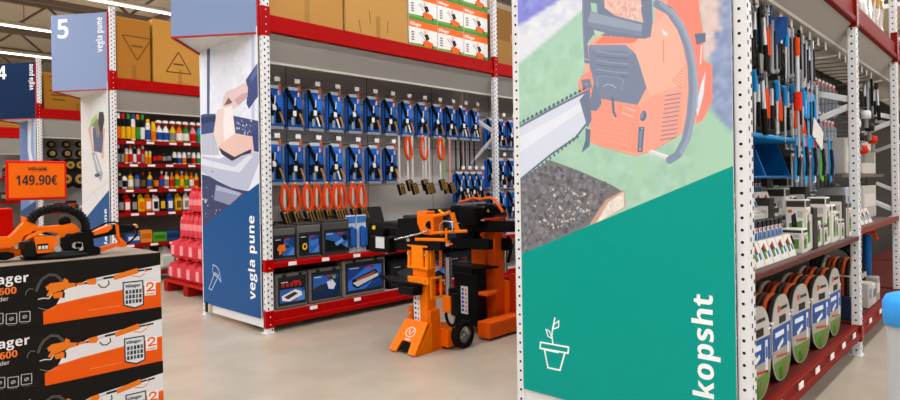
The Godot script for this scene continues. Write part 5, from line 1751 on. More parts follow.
func jug(label: String, pos: Vector3, s: Vector3, body: String, cap: String, band: String, group: String, nm := "jug", cat := "jug") -> Node3D:
	var t := thing(nm, label, cat, pos, group)
	var m := MB.new().paint(HUES.get(body, body))
	m.rbox(Vector3(0, s.y * 0.38, 0), Vector3(s.x, s.y * 0.76, s.z), minf(s.x, s.z) * 0.2)
	m.lathe([[s.z * 0.42, s.y * 0.72], [s.z * 0.3, s.y * 0.82], [s.z * 0.16, s.y * 0.88]], 10)
	obj("body", m, vm(0.25), t)
	obj("handle", MB.new().paint(HUES.get(body, body)).tube([Vector3(0, s.y * 0.7, s.z * 0.32), Vector3(0, s.y * 0.9, s.z * 0.3), Vector3(0, s.y * 0.92, s.z * 0.1)], 0.012, 6), vm(0.25), t)
	obj("cap", MB.new().paint(HUES.get(cap, cap)).lathe([[s.z * 0.18, s.y * 0.86], [s.z * 0.2, s.y * 0.88], [s.z * 0.18, s.y * 0.98], [0.0, s.y]], 10), vm(0.4), t)
	if band:
		obj("label_band", MB.new().paint(HUES.get(band, band)).rbox(Vector3(s.x / 2, s.y * 0.36, 0), Vector3(0.006, s.y * 0.4, s.z * 0.62), 0.002), vm(0.4), t)
	return t
func packet(nm: String, label: String, pos: Vector3, s: Vector3, body: String, band: String, group: String, cat := "packet") -> void:
	var t := thing(nm, label, cat, pos, group)
	obj("body", MB.new().paint(HUES.get(body, body)).rbox(Vector3(0, s.y / 2, 0), s, 0.006), vm(0.45), t)
	obj("label_band", MB.new().paint(HUES.get(band, band)).rbox(Vector3(s.x / 2, s.y * 0.55, 0), Vector3(0.004, s.y * 0.4, s.z * 0.8), 0.001), vm(0.45), t)

func zf(px: float, py: float, x: float) -> float:
	return on_x(px, py, x).z

func triangle_mark(t: Node3D, x: float, y: float, z: float, s: float, up: float) -> void:
	var a := Vector3(x, y - s * 0.5 * up, z + s * 0.62)
	var b := Vector3(x, y - s * 0.5 * up, z - s * 0.62)
	var c := Vector3(x, y + s * 0.55 * up, z)
	var m := MB.new().paint("6a4a22")
	for e in [[a, b], [b, c], [c, a]]:
		var d: Vector3 = e[1] - e[0]
		m.box((e[0] + e[1]) / 2, Vector3(0.001, 0.014, d.length()), Basis(Vector3(1, 0, 0), Vector3(1, 0, 0).cross(-d.normalized()), -d.normalized()))
	obj("printed_mark", m, vm(0.8), t)
	obj("printed_line", MB.new().paint("6a4a22").box(Vector3(x, y - 0.02 * up, z), Vector3(0.001, 0.022, s * 0.5)), vm(0.8), t)

func build_left() -> void:
	rng.seed = 5
	var x := X_FIVE
	# cartons on row five
	var t := carton("cardboard_box", "tall brown carton with an upside down triangle mark above the bottles", "cardboard box", Vector3(-8.9, 2.546, -3.0), Vector3(-8.13, 3.33, -2.6), "a8712c", "cartons on row five", "96662a")
	triangle_mark(t, 0.3862, 0.42, -0.04, 0.28, -1)
	t = carton("cardboard_box", "tall brown carton with an upright triangle mark behind the blue wedge sign", "cardboard box", Vector3(-8.9, 2.546, -3.72), Vector3(-8.13, 3.38, -3.03), "bd8a40", "cartons on row five", "a8792f")
	triangle_mark(t, 0.3862, 0.3, 0.02, 0.26, 1)
	t = carton("cardboard_box", "brown carton with printed lines above the grinding wheels", "cardboard box", Vector3(-12.4, 2.501, -3.6), Vector3(-11.66, 3.12, -2.62), "9c6a22", "cartons on row four", "8a5d20")
	var pl := MB.new().paint("5a3d1a")
	for k in 6:
		pl.box(Vector3(0.3712, 0.56 - k * 0.075, 0.28), Vector3(0.001, 0.02, 0.26 - 0.04 * (k % 3)))
	obj("printed_mark", pl, vm(0.8), t)
	pl = MB.new().paint("5a3d1a")
	pl.box(Vector3(0.3712, 0.1, -0.2), Vector3(0.001, 0.08, 0.1))
	obj("printed_mark", pl, vm(0.8), t)
	# top bottle shelf
	var y := 1.791
	var xx := -8.17
	var g := "spray cans on the top bottle shelf"
	var top := [[118.2, "black", "white", "orange"], [123.2, "black", "red", "yellow"], [128.6, "black", "green", "yellow"], [133.2, "white", "blue", "yellow"], [137.9, "black", "orange", "green"], [142.6, "black", "green", "white"]]
	for c in top:
		can("%s aerosol can with a %s cap and %s label on the top bottle shelf" % [c[1], c[2], c[3]], Vector3(xx, y, zf(c[0], 140, xx)), 0.34, 0.027, c[1], c[2], c[3], g)
	can("white aerosol can with a yellow cap and blue label on the top bottle shelf", Vector3(xx, y, zf(147.9, 140, xx)), 0.29, 0.029, "white", "yellow", "blue", g)
	can("yellow aerosol can with a yellow cap beside the spray bottles", Vector3(xx, y, zf(153.4, 140, xx)), 0.26, 0.031, "yellow", "yellow", "orange", g)
	g = "spray bottles on the top bottle shelf"
	var sp := [[159.2, "white", "blue", "white spray bottle with a blue label beside the yellow can"], [165.8, "white", "blue", "white spray bottle with a dark blue label beside an orange one"], [172.8, "yellow", "grey", "yellow spray bottle with a pale label on the top bottle shelf"], [179.3, "orange", "white", "orange spray bottle with a white label on the top bottle shelf"], [186.0, "green", "white", "green spray bottle with a white label on the top bottle shelf"], [193.0, "pink", "red", "pink spray bottle with a red label on the top bottle shelf"], [199.5, "cyan", "green", "blue spray bottle with a green label on the top bottle shelf"]]
	for c in sp:
		sprayer(c[3], Vector3(xx, y, zf(c[0], 140, xx)), 0.285, 0.044, c[1], "red", c[2], g)
	# second shelf
	y = 1.504
	g = "small cans on the second bottle shelf"
	var cc := ["white", "red", "blue", "orange", "grey", "red", "white"]
	for k in 7:
		can(["slim black can with a white cap", "slim black can with a red cap", "slim white can with a blue cap", "slim white can with an orange cap", "slim black can with a grey cap", "slim white can with a red cap", "slim red can with a white cap"][k] + " on the second bottle shelf", Vector3(xx, y, zf(118.6 + k * 4.05, 164, xx)), 0.235, 0.02, ["black", "black", "white", "white", "black", "white", "red"][k], cc[k], ["grey", "grey", "orange", "red", "white", "red", "grey"][k], g)
	for k in 2:
		can("short yellow can beside the %s on the second bottle shelf" % ["slim cans", "black tins"][k], Vector3(xx, y, zf(146.4 + k * 3.6, 164, xx)), 0.17, 0.02, "yellow", "white", "orange", g)
	for k in 4:
		packet("tin", "flat black tin on the second bottle shelf, %s from the yellow cans" % nth(k), Vector3(xx, y, zf(154.5 + k * 4.6, 164, xx)), Vector3(0.06, 0.13 + 0.012 * (k % 2), 0.062), "black", "red" if k < 2 else "grey", "black tins on the second bottle shelf", "tin")
	for k in 6:
		can(["small white jar with a black band", "small white jar with a blue band", "small white jar with an orange band", "small grey jar with a black band", "small white jar with a red band", "small white jar with a green band"][k] + " on the second bottle shelf", Vector3(xx, y, zf(174.6 + k * 4.8, 166, xx)), 0.165, 0.027, "grey" if k == 3 else "white", "white", ["black", "blue", "orange", "black", "red", "green"][k], g)
	# third shelf
	y = 1.186
	g = "bottles on the third bottle shelf"
	var th := [[120, "black", "white", "grey"], [124.6, "white", "black", "black"], [130.8, "yellow", "blue", "white"], [137.3, "blue", "black", "grey"], [143.4, "black", "red", "brown"], [150, "yellow", "yellow", "blue"], [156.4, "black", "black", "orange"], [161.9, "red", "white", "blue"], [166.6, "white", "white", "grey"], [171.9, "orange", "yellow", "red"], [177.2, "yellow", "red", "green"], [181.9, "orange", "white", "yellow"], [186.5, "yellow", "orange", "green"], [191.7, "orange", "orange", "white"], [196.4, "yellow", "white", "red"]]
	for c in th:
		bottle("%s bottle with a %s cap and %s label on the third bottle shelf" % [c[1], c[2], c[3]], Vector3(xx, y, zf(c[0], 190, xx)), 0.2 + 0.03 * ((int(c[0]) * 7) % 4) / 3.0, 0.032, c[1], c[2], c[3], g)
	# fourth shelf
	y = 0.891
	g = "jugs on the fourth bottle shelf"
	var fo := [[120.6, "black", "black", "grey"], [126.9, "red", "red", "white"], [133.9, "black", "white", "grey"], [140.9, "yellow", "yellow", "orange"], [147.9, "orange", "yellow", "white"], [155.2, "white", "red", "black"], [162.2, "black", "red", "yellow"], [169.7, "blue", "cyan", "white"], [178, "yellow", "gold", "brown"], [185.9, "white", "white", "grey"], [193, "grey", "red", "black"]]
	for c in fo:
		jug("%s jug with a %s cap and %s label on the fourth bottle shelf" % [c[1], c[2], c[3]], Vector3(xx, y, zf(c[0], 214, xx)), Vector3(0.07, 0.235, 0.084), c[1], c[2], c[3], g)
	# fifth shelf and below
	y = 0.501
	packet("storage_box", "orange box lying on the low shelf under the jugs", Vector3(-8.2, y, zf(144.5, 236, xx)), Vector3(0.2, 0.16, 0.14), "d9822b", "b5651c", "boxes on the low shelf", "box")
	packet("storage_box", "green box lying on the low shelf under the jugs", Vector3(-8.2, y, zf(158, 236, xx)), Vector3(0.2, 0.12, 0.17), "4f9a2c", "2f6f1c", "boxes on the low shelf", "box")
	packet("storage_box", "dark blue box lying on the low shelf under the jugs", Vector3(-8.2, y, zf(172, 236, xx)), Vector3(0.2, 0.13, 0.2), "24406e", "1a2f52", "boxes on the low shelf", "box")
	packet("storage_box", "blue box lying on the low shelf beside the orange one", Vector3(-8.2, y, zf(132, 236, xx)), Vector3(0.2, 0.12, 0.16), "2c5a9a", "d8d8d4", "boxes on the low shelf", "box")
	for k in 5:
		jug("white plastic canister with a pale label on the bottom shelf, %s from the end post" % nth(k), Vector3(-8.24, 0.131, -2.72 - k * 0.23), Vector3(0.2, 0.31, 0.2), "dedbd4", "c9c5bd", "b7c4b4", "white canisters on the bottom shelf", "canister", "canister")
	# grinding wheels on row four
	var wl := [[51, 144.5, 0.062], [66, 144.5, 0.062], [80, 144.5, 0.062], [52, 153.5, 0.075], [67, 153.5, 0.075], [80.5, 153.5, 0.075], [56, 165, 0.1], [70, 165, 0.12], [80, 165, 0.12], [50, 179, 0.13], [66, 179, 0.15], [80, 179, 0.16]]
	var wn := -1
	for c in wl:
		wn += 1
		var p := on_x(c[0], c[1], -11.95)
		var d := thing("grinding_wheel", ["small", "medium", "large"][0 if c[2] < 0.07 else (1 if c[2] < 0.11 else 2)] + " black grinding wheel with a gold centre, %s row, %s from the end post" % [["top", "second", "third", "low"][wn / 3], nth(wn % 3)], "grinding wheel", p, "grinding wheels")
		var bs := Basis(Vector3.BACK, -PI / 2)
		var r: float = c[2]
		obj("wheel_disc", MB.new().paint("1b1a1a").lathe([[0.0, -0.04], [r, -0.04], [r, 0.03], [r * 0.6, 0.035], [0.0, 0.03]], 24, Vector3.ZERO, bs), vm(0.6), d)
		obj("centre_label", MB.new().paint("a87f38").lathe([[r * 0.2, 0.036], [r * 0.52, 0.037], [r * 0.54, 0.03]], 20, Vector3.ZERO, bs), vm(0.5), d)
		obj("peg", MB.new().paint("8f8d8a").cyl(Vector3(-0.24, 0, 0), Vector3(0.06, 0, 0), 0.008, 6), vm(0.4, 0.7), d)
	for k in 9:
		packet("small_box", ["grey", "red", "black"][k % 3] + " small tool box below the grinding wheels, %s from the end post" % nth(k), Vector3(-11.72, 0.841, -2.68 - k * 0.16), Vector3(0.14, 0.1 + 0.03 * (k % 3), 0.13), ["8b8986", "7a1d16", "23201e"][k % 3], ["d0ccc4", "c9c4ba", "a83a1c"][k % 3], "small boxes in row four", "box")
	# goods in the distant row
	for k in 8:
		bottle("dark bottle with a gold cap in the distant row, %s from its end" % nth(k), Vector3(-15.42, 1.451, -2.75 - k * 0.16), 0.26, 0.05, "black", "gold", "brown", "bottles in the distant row")
		packet("storage_box", "dark box in the distant row, %s from its end" % nth(k), Vector3(-15.45, 0.951, -2.75 - k * 0.22), Vector3(0.2, 0.2, 0.19), ["3c3028", "5a2a1c", "2b2a2c"][k % 3], "8a7c64", "boxes in the distant row", "box")
	carton("cardboard_box", "long brown carton on the distant row beyond sign four", "cardboard box", Vector3(-16.3, 2.481, -4.4), Vector3(-15.36, 2.78, -2.65), "9a6a2a", "cartons of the distant row", "8a5d20")
	# pink jugs on the red pallet
	var px0 := -7.3
	var pz := -2.8
	var pal := thing("pallet", "red wooden pallet under the pink jugs", "pallet", Vector3(px0 + 0.6, 0, pz - 0.4))
	for s in [-0.54, 0.0, 0.54]:
		obj("runner", MB.new().paint("9c1a12").rbox(Vector3(s, 0.055, 0), Vector3(0.11, 0.11, 0.8), 0.006), vm(0.7), pal)
	for k in 6:
		obj("slat", MB.new().paint("b3231a").rbox(Vector3(0, 0.121, -0.35 + k * 0.14), Vector3(1.2, 0.022, 0.1), 0.004), vm(0.7), pal)
	var pink := StandardMaterial3D.new()
	pink.resource_name = "pink_plastic"
	pink.albedo_color = Color("ea4a58")
	pink.roughness = 0.16
	pink.backlight_enabled = true
	pink.backlight = Color("e0505c")
	var starts := [px0 + 0.03, px0 + 0.1, px0 + 0.24, px0 + 0.48]
	var ylev := 0.1325
	for layer in 4:
		var big := layer < 2
		var w := 0.235 if big else 0.118
		var h := [0.255, 0.25, 0.29, 0.27][layer] as float
		var n := 0
		var xq: float = starts[layer] + w / 2
		while xq + w / 2 < px0 + 1.2:
			for row in 2:
				var zq := pz - 0.14 - row * 0.26
				var lab: String = ["pink plastic jug, lowest layer", "pink plastic jug, second layer", "slim pink bottle, third layer", "slim pink bottle, topmost layer"][layer] + " on the red pallet, %s row, %s from the bottle rack" % [["front", "rear"][row], nth(n)]
				var b := thing("pink_jug" if big else "pink_bottle", lab, "jug" if big else "bottle", Vector3(xq, ylev, zq), ["lowest pink jugs", "second layer of pink jugs", "third layer of pink bottles", "topmost pink bottles"][layer])
				var m := MB.new()
				if big:
					m.rbox(Vector3(0, h * 0.4, 0), Vector3(w - 0.008, h * 0.8, 0.23), 0.045)
					m.lathe([[0.08, h * 0.74], [0.05, h * 0.86], [0.028, h * 0.9]], 10)
				else:
					m.lathe([[0.0, 0.0], [w * 0.44, 0.0], [w * 0.48, 0.012], [w * 0.45, h * 0.3], [w * 0.48, h * 0.6], [w * 0.4, h * 0.74], [w * 0.16, h * 0.88]], 12)
				obj("body", m, pink, b)
				m = MB.new().paint("f09aa2" if big else "ee8a93")
				if big:
					m.rbox(Vector3(0, h * 0.4, 0.116), Vector3(w * 0.3, h * 0.42, 0.004), 0.001)
				else:
					m.lathe([[w * 0.462, h * 0.26], [w * 0.47, h * 0.28], [w * 0.47, h * 0.5], [w * 0.462, h * 0.52]], 12)
				obj("label_band", m, vm(0.3), b)
				obj("cap", MB.new().paint("c2121a").lathe([[0.03, h * 0.87], [0.032, h * 0.88], [0.03, h * 0.985], [0.0, h * 0.99]], 10), vm(0.35), b)
			xq += w
			n += 1
		ylev += h

# ---------- goods of the green row
var rack_green: Node3D
func stadium(hw: float, h: float, cnt := 28) -> Array:
	var r := []
	for i in cnt:
		var a := TAU * i / cnt
		var c := cos(a)
		var s := sin(a)
		r.append(Vector2(signf(c) * pow(absf(c), 0.8) * hw, h / 2 + signf(s) * pow(absf(s), 0.8) * h / 2))
	return r
# coiled hose behind an oval card; x points to the aisle
func make_hose() -> Node3D:
	var t := thing("hose_pack", "coiled garden hose", "garden hose")
	var ring_cols := ["3a3430", "d0602c", "3a3430", "c95a2a", "8f3a22", "c8c2b8"]
	for i in 6:
		var pts := []
		for p in stadium(0.136, 0.392, 28):
			pts.append(Vector3(-0.012 - i * 0.031, p.y + 0.0145, -p.x))
		pts.append(pts[0])
		obj("hose_coil", MB.new().paint(ring_cols[i]).tube(pts, 0.0142, 8, -1.0, false), vm(0.45), t)
	for s in [-1, 1]:
		var m := MB.new().paint("e3e0da")
		m.rbox(Vector3(-0.09, 0.3, s * 0.137), Vector3(0.2, 0.01, 0.036), 0.003)
		obj("cable_tie", m, vm(0.4), t)
	var face := Transform3D(Basis(Vector3(0, 0, -1), Vector3.UP, Vector3(1, 0, 0)), Vector3(0.006, 0, 0))
	obj("card", MB.new().paint("b9b5ae").prism(stadium(0.148, 0.42, 36), 0.005, face), vm(0.4), t)
	var shape := stadium(0.14, 0.408, 36)
	var fx := Transform3D(face.basis, Vector3(0.0092, 0.006, 0))
	var strip := func(y0: float, y1: float, z0: float, z1: float) -> Array:
		var got := Geometry2D.intersect_polygons(PackedVector2Array(shape), PackedVector2Array([Vector2(z0, y0), Vector2(z1, y0), Vector2(z1, y1), Vector2(z0, y1)]))
		return Array(got[0]) if got.size() else []
	var m := MB.new()
	for q in [["1e4f94", 0.155, 0.265, -0.2, 0.2], ["9e9990", 0.1, 0.153, -0.2, 0.2], ["57852f", 0.0, 0.098, -0.2, 0.2]]:
		m.paint(q[0]).prism(strip.call(q[1], q[2], q[3], q[4]), 0.001, fx)
	obj("card_print", m, vm(0.4), t)
	m = MB.new()
	m.paint("d8561c").box(Vector3(0.0096, 0.355, 0.045), Vector3(0.001, 0.03, 0.03))
	m.paint("161514").box(Vector3(0.0096, 0.3, -0.01), Vector3(0.001, 0.036, 0.1))
	m.paint("b0451f").box(Vector3(0.0102, 0.122, -0.01), Vector3(0.001, 0.012, 0.2), Basis(Vector3.RIGHT, -0.12))
	m.paint("e6e4e0").box(Vector3(0.0102, 0.18, 0.03), Vector3(0.001, 0.02, 0.09), Basis(Vector3.RIGHT, 0.35))
	m.paint("d7d9da").box(Vector3(0.0102, 0.18, -0.09), Vector3(0.001, 0.15, 0.03))
	m.paint("1e4f94").box(Vector3(0.0106, 0.2, -0.09), Vector3(0.001, 0.05, 0.02))
	m.paint("3f6a22").box(Vector3(0.0102, 0.04, 0.03), Vector3(0.001, 0.06, 0.04), Basis(Vector3.RIGHT, 0.2))
	m.paint("7a6a4c").box(Vector3(0.0102, 0.06, -0.04), Vector3(0.001, 0.05, 0.05))
	m.paint("dfe6ee").box(Vector3(0.0102, 0.235, 0.04), Vector3(0.001, 0.024, 0.13), Basis(Vector3.RIGHT, 0.0))
	obj("card_picture", m, vm(0.4), t)
	letters("GARDENA", Vector3(0.0098, 0.346, 0.022), Vector3(0, 0, -1), Vector3.UP, 0.016, "2a2826", t)
	return t
func hang(nm: String, label: String, cat: String, pos: Vector3, group: String) -> Node3D:
	# a hanging thing at pos with its peg back to the panel
	var t := thing(nm, label, cat, pos, group)
	obj("peg", MB.new().paint("77746f").cyl(Vector3(-1.4 - pos.x, 0, 0), Vector3(0.03, 0.006, 0), 0.0035, 6), vm(0.4, 0.7), t)
	return t

func build_right() -> void:
	rng.seed = 8
	# hoses with oval cards along the bottom deck
	var h0 := make_hose()
	var lab := ["orange striped garden hose with an oval card at the end post", "orange striped garden hose with an oval card, second from the end post", "orange striped garden hose with an oval card, third from the end post", "orange striped garden hose with an oval card, fourth from the end post", "orange striped garden hose with an oval card, fifth from the end post", "orange striped garden hose with an oval card just past the second post"]
	var hz := [-2.9, -3.28, -3.66, -4.04, -4.42, -5.1]
	for k in 6:
		var pos := Vector3(-0.885 - 0.006 * (k % 3), 0.2065, hz[k])
		if k == 0:
			h0.position = pos
			h0.rotation.y = -0.06
			h0.set_meta("label", lab[0])
			h0.set_meta("group", "garden hoses with oval cards")
		else:
			copy(h0, "hose_pack", pos, lab[k], "garden hoses with oval cards", -0.1 + 0.04 * ((k * 2) % 3))
	# flat brown coils on a ledge behind
	var r := rack_green
	deck(r, -1.13, -1.4, 0.56, -2.67, -4.2, "5c5650")
	for k in 3:
		var t := thing("flat_hose_coil", "brown hose coil lying flat under the middle shelf, %s from the end post" % nth(k), "garden hose", Vector3(-1.262, 0.561, -2.95 - k * 0.41), "flat hose coils")
		for i in 6:
			var pts := []
			for j in 25:
				pts.append(Vector3(cos(TAU * j / 24) * (0.12 - 0.006 * (i % 2)), 0.016 + i * 0.031, sin(TAU * j / 24) * (0.185 - 0.006 * (i % 2))))
			obj("hose_coil", MB.new().paint(["4a3c33", "6b5240", "3a302b"][i % 3]).tube(pts, 0.0155, 8, -1.0, false), vm(0.45), t)
		obj("tag", MB.new().paint("3f78b8").box(Vector3(0.138, 0.1, 0.02), Vector3(0.003, 0.07, 0.1), Basis(Vector3.RIGHT, 0.2)).paint("d5dbe0").box(Vector3(0.14, 0.1, 0.0), Vector3(0.003, 0.04, 0.04), Basis(Vector3.RIGHT, 0.2)), vm(0.4), t)
	# tiered displays of small fittings on the middle shelf
	obj("tier_step", MB.new().paint("c9c5bd").box(Vector3(-1.2, 0.905, -3.42), Vector3(0.36, 0.21, 0.9)), vm(0.5), r)
	var cp := Pic.new(96, 96, "dcd8cf")
	cp.f = func(q: Vector2) -> Vector2: return q / 100.0
	cp.poly("1d1b1a", [8, 30, 60, 12, 66, 60, 14, 80])
	cp.poly("4d8a2a", [20, 50, 46, 40, 50, 74, 24, 80])
	cp.poly("c2281a", [40, 18, 62, 10, 64, 34, 44, 40])
	cp.poly("2a66a8", [62, 50, 92, 44, 92, 70, 66, 78])
	cp.poly("efece6", [48, 52, 62, 48, 64, 74, 50, 80])
	var cm := tm(cp.tex(), 0.5)
	var bp := Pic.new(96, 144, "dedbd4")
	bp.f = func(q: Vector2) -> Vector2: return q / 100.0
	bp.poly("3a3836", [0, 0, 100, 0, 100, 12, 0, 12])
	bp.poly("5c8f3a", [14, 46, 86, 40, 86, 84, 14, 88])
	bp.poly("2c2a29", [26, 30, 50, 24, 62, 60, 44, 76, 30, 60])
	bp.poly("b9b5ac", [60, 20, 90, 20, 90, 34, 60, 34])
	bp.poly("c8642c", [8, 18, 30, 18, 30, 24, 8, 24])
	var bm := tm(bp.tex(), 0.5)
	for tier in 2:
		var y := 0.802 if tier == 0 else 1.012
		var xb := -0.862 if tier == 0 else -1.05
		for k in 6:
			var zc := -2.77 - k * 0.128 if tier == 0 else -3.08 - k * 0.128
			var t := thing("picture_card", "white picture card at the %s, %s from the end post" % [["shelf edge", "raised step"][tier], nth(k)], "card", Vector3(xb, y, zc), ["front picture cards", "upper picture cards"][tier])
			t.rotation.z = 0.3
			obj("board", MB.new().paint("d5d1c8").rbox(Vector3(0, 0.058, 0), Vector3(0.006, 0.116, 0.12), 0.001), vm(0.5), t)
			x_print(t, cm, 0.0036, 0.004, 0.112, 0.057, -0.057)
		for k in 12:
			var zc := -2.75 - k * 0.066 if tier == 0 else -3.06 - k * 0.066
			var t := thing("fitting_pack", "slim black pack with blue label, %s, %s from end post" % [["behind front cards", "on raised step"][tier], nth(k)], "product pack", Vector3(xb - 0.09, y, zc), ["front fitting packs", "upper fitting packs"][tier])
			obj("body", MB.new().paint("1e1f22").rbox(Vector3(0, 0.098, 0), Vector3(0.035, 0.195, 0.056), 0.006), vm(0.4), t)
			obj("label_band", MB.new().paint("c8d2dc").box(Vector3(0.0182, 0.13, 0), Vector3(0.001, 0.06, 0.05)).paint("2f6db0").box(Vector3(0.0188, 0.12, 0.004), Vector3(0.001, 0.034, 0.034)).paint("c04a34").box(Vector3(0.0188, 0.15, -0.008), Vector3(0.001, 0.014, 0.022)), vm(0.4), t)
	var n_box := 0
	for row in 3:
		for k in 11:
			var zc := -3.6 - k * 0.112 + (0.03 * row)
			if zc < -4.74:
				continue
			var hb := 0.13 + 0.05 * ((k * 3 + row * 2) % 4) + 0.06 * row
			var xb := -0.9 - row * 0.15
			var shade := (k * 5 + row * 3) % 7
			var t := thing("product_box", "%s in the %s line on the middle shelf, %s past the cards" % [["white printed box", "grey printed box", "white printed box", "dark box", "white printed box", "pale printed box", "grey printed box"][shade], ["front", "second", "rear"][row], nth(k)], "box", Vector3(xb - 0.01 * (k % 2), 0.8015, zc), "boxes on the middle shelf")
			obj("body", MB.new().paint(["dedbd4", "9f9c96", "e2dfd8", "35322f", "d8d4cc", "c4c0b8", "8f8b85"][shade]).rbox(Vector3(0, hb / 2, 0), Vector3(0.1, hb, 0.096), 0.004), vm(0.5), t)
			if shade != 3:
				x_print(t, bm, 0.0506, 0.008, hb - 0.008, 0.044, -0.044)
			z_print(t, bm, 0.0486, 0.008, hb - 0.008, -0.044, 0.044, "end_print")
			n_box += 1
	# blue display bin
	var t := thing("display_bin", "blue plastic display bin with an open front above the fitting packs", "storage bin", Vector3(-1.17, 1.2, -3.42))
	var m := MB.new().paint("0f5f9e")
	m.rbox(Vector3(0, 0.006, 0), Vector3(0.38, 0.012, 0.9), 0.003)
	m.rbox(Vector3(-0.184, 0.1, 0), Vector3(0.012, 0.2, 0.9), 0.003)
	for s in [-0.445, 0.0, 0.445]:
		m.prism([Vector2(-0.19, 0.0), Vector2(0.19, 0.0), Vector2(0.12, 0.2), Vector2(-0.19, 0.2)], 0.012, Transform3D(Basis.IDENTITY, Vector3(0, 0, s)))
	obj("body", m, vm(0.4), t)
	obj("ledge", MB.new().paint("1b86c4").rbox(Vector3(0.03, 0.21, -0.05), Vector3(0.4, 0.022, 0.95), 0.006), vm(0.4), t)
	obj("bracket", MB.new().paint("55514c").box(Vector3(-0.2, 0.1, 0), Vector3(0.06, 0.2, 0.8)), vm(0.5), t)
	# hanging hand tools: six kinds hung in rows on the pegs
	var kinds := []
	for k in 6:
		t = hang("garden_tool", "hanging garden tool", "garden tool", Vector3(-0.96, 0, 0), "hanging garden tools")
		match k:
			0:
				obj("shaft", MB.new().paint("c9cdd0").cyl(Vector3(0.01, 0.02, 0), Vector3(0.02, -0.16, 0.006), 0.01, 8), vm(0.45, 0.5), t)
				obj("grip", MB.new().paint("171615").cyl(Vector3(0.02, -0.16, 0.006), Vector3(0.026, -0.29, 0.01), 0.014, 8), vm(0.5), t)
				obj("head", MB.new().paint("3b3a3a").rbox(Vector3(0.01, 0.01, 0), Vector3(0.03, 0.06, 0.05), 0.008), vm(0.4, 0.4), t)
			1:
				obj("card", MB.new().paint("34383d").rbox(Vector3(0.006, -0.12, 0), Vector3(0.004, 0.25, 0.064), 0.001), vm(0.4), t)
				obj("blade", MB.new().paint("c4c6c8").prism([Vector2(-0.01, -0.03), Vector2(0.014, -0.03), Vector2(0.018, -0.12), Vector2(-0.018, -0.12)], 0.01, Transform3D(Basis(Vector3.UP, PI / 2), Vector3(0.014, 0, 0))), vm(0.45, 0.5), t)
				obj("grip", MB.new().paint("1d1c1b").tube([Vector3(0.018, -0.12, 0.01), Vector3(0.02, -0.18, 0.022), Vector3(0.02, -0.24, 0.012)], 0.009, 6), vm(0.4), t)
			2:
				obj("handle", MB.new().paint("1f86c8").tube([Vector3(0.02, 0.0, 0.02), Vector3(0.02, -0.03, 0.0), Vector3(0.02, -0.1, -0.005)], 0.013, 8), vm(0.4), t)
				obj("blade", MB.new().paint("c4c8cb").prism([Vector2(-0.016, -0.1), Vector2(0.016, -0.1), Vector2(-0.004, -0.29), Vector2(-0.01, -0.3)], 0.004, Transform3D(Basis(Vector3.UP, PI / 2), Vector3(0.02, 0, 0))), vm(0.45, 0.5), t)
			3:
				obj("blade", MB.new().paint("8d8f92").prism([Vector2(-0.02, -0.07), Vector2(0.02, -0.07), Vector2(0.006, 0.02), Vector2(-0.008, 0.03)], 0.006, Transform3D(Basis(Vector3.UP, PI / 2), Vector3(0.01, 0, 0))), vm(0.45, 0.5), t)
				for s in [-1, 1]:
					obj("grip", MB.new().paint("dc4a14").tube([Vector3(0.01, -0.06, 0), Vector3(0.012, -0.12, s * 0.02), Vector3(0.014, -0.21, s * 0.016)], 0.008, 8), vm(0.4), t)
				obj("card", MB.new().paint("b9c4a8").box(Vector3(0.0, -0.24, 0.0), Vector3(0.004, 0.08, 0.05)), vm(0.5), t)
			4:
				obj("blister", MB.new().paint("a3a9b0").rbox(Vector3(0.012, -0.13, 0), Vector3(0.02, 0.28, 0.04), 0.006), vm(0.2, 0.3), t)
				obj("tool", MB.new().paint("23262b").rbox(Vector3(0.024, -0.15, 0), Vector3(0.012, 0.2, 0.018), 0.004), vm(0.4), t)
			5:
				obj("shaft", MB.new().paint("1a1918").cyl(Vector3(0.015, 0.03, 0), Vector3(0.02, -0.2, 0), 0.009, 8), vm(0.4), t)
				obj("head", MB.new().paint("6f6d6a").prism([Vector2(-0.03, -0.2), Vector2(0.03, -0.2), Vector2(0.024, -0.29), Vector2(-0.02, -0.3)], 0.008, Transform3D(Basis(Vector3.UP, PI / 2), Vector3(0.02, 0, 0))), vm(0.35, 0.6), t)
		kinds.append(t)
	var kn := ["silver shafted tool with a black grip", "black carded secateurs", "saw with a blue handle", "shears with orange grips", "grey blister pack", "black trowel with a grey head"]
	var order := [0, 0, 1, 5, 0, 3, 4, 4, 1, 2, 4, 4, 1, 5, 4, 4, 1, 4]
	var rows := [[2.02, -3.0, order, "top"], [1.7, -2.97, [2, 5, 2, 1, 0, 3, 1, 2, 3, 2, 1, 2, 3, 5, 2, 1, 4, 4], "middle"], [1.98, -5.9, [1, 4, 5, 1, 0], "top"]]
	var used := [false, false, false, false, false, false]
	for ri in rows.size():
		var rw: Array = rows[ri]
		for i in rw[2].size():
			var kd: int = rw[2][i]
			var zc: float = rw[1] - i * (0.072 if ri < 2 else 0.14)
			var pos := Vector3(-0.96, rw[0] + 0.012 * ((i * 7) % 3) - 0.01, zc)
			var lb := "%s, %s row of pegs, %s from the %s post" % [kn[kd], rw[3], nth(i), "end" if ri < 2 else "second"]
			if not used[kd]:
				used[kd] = true
				kinds[kd].position = pos
				kinds[kd].set_meta("label", lb)
			else:
				copy(kinds[kd], "garden_tool", pos, lb, "hanging garden tools")
	var pb := on_x(764, 30, -0.98)
	t = hang("spade", "dark blue spade blade hanging beside the end post", "spade", Vector3(-0.98, 2.0, pb.z), "")
	m = MB.new().paint("16407c")
	m.prism([Vector2(-0.13, 0.0), Vector2(0.12, 0.02), Vector2(0.11, -0.08), Vector2(0.0, -0.17), Vector2(-0.1, -0.1)], 0.008, Transform3D(Basis(Vector3.UP, 1.0), Vector3(0.02, 0.02, 0)))
	obj("blade", m, vm(0.4), t)
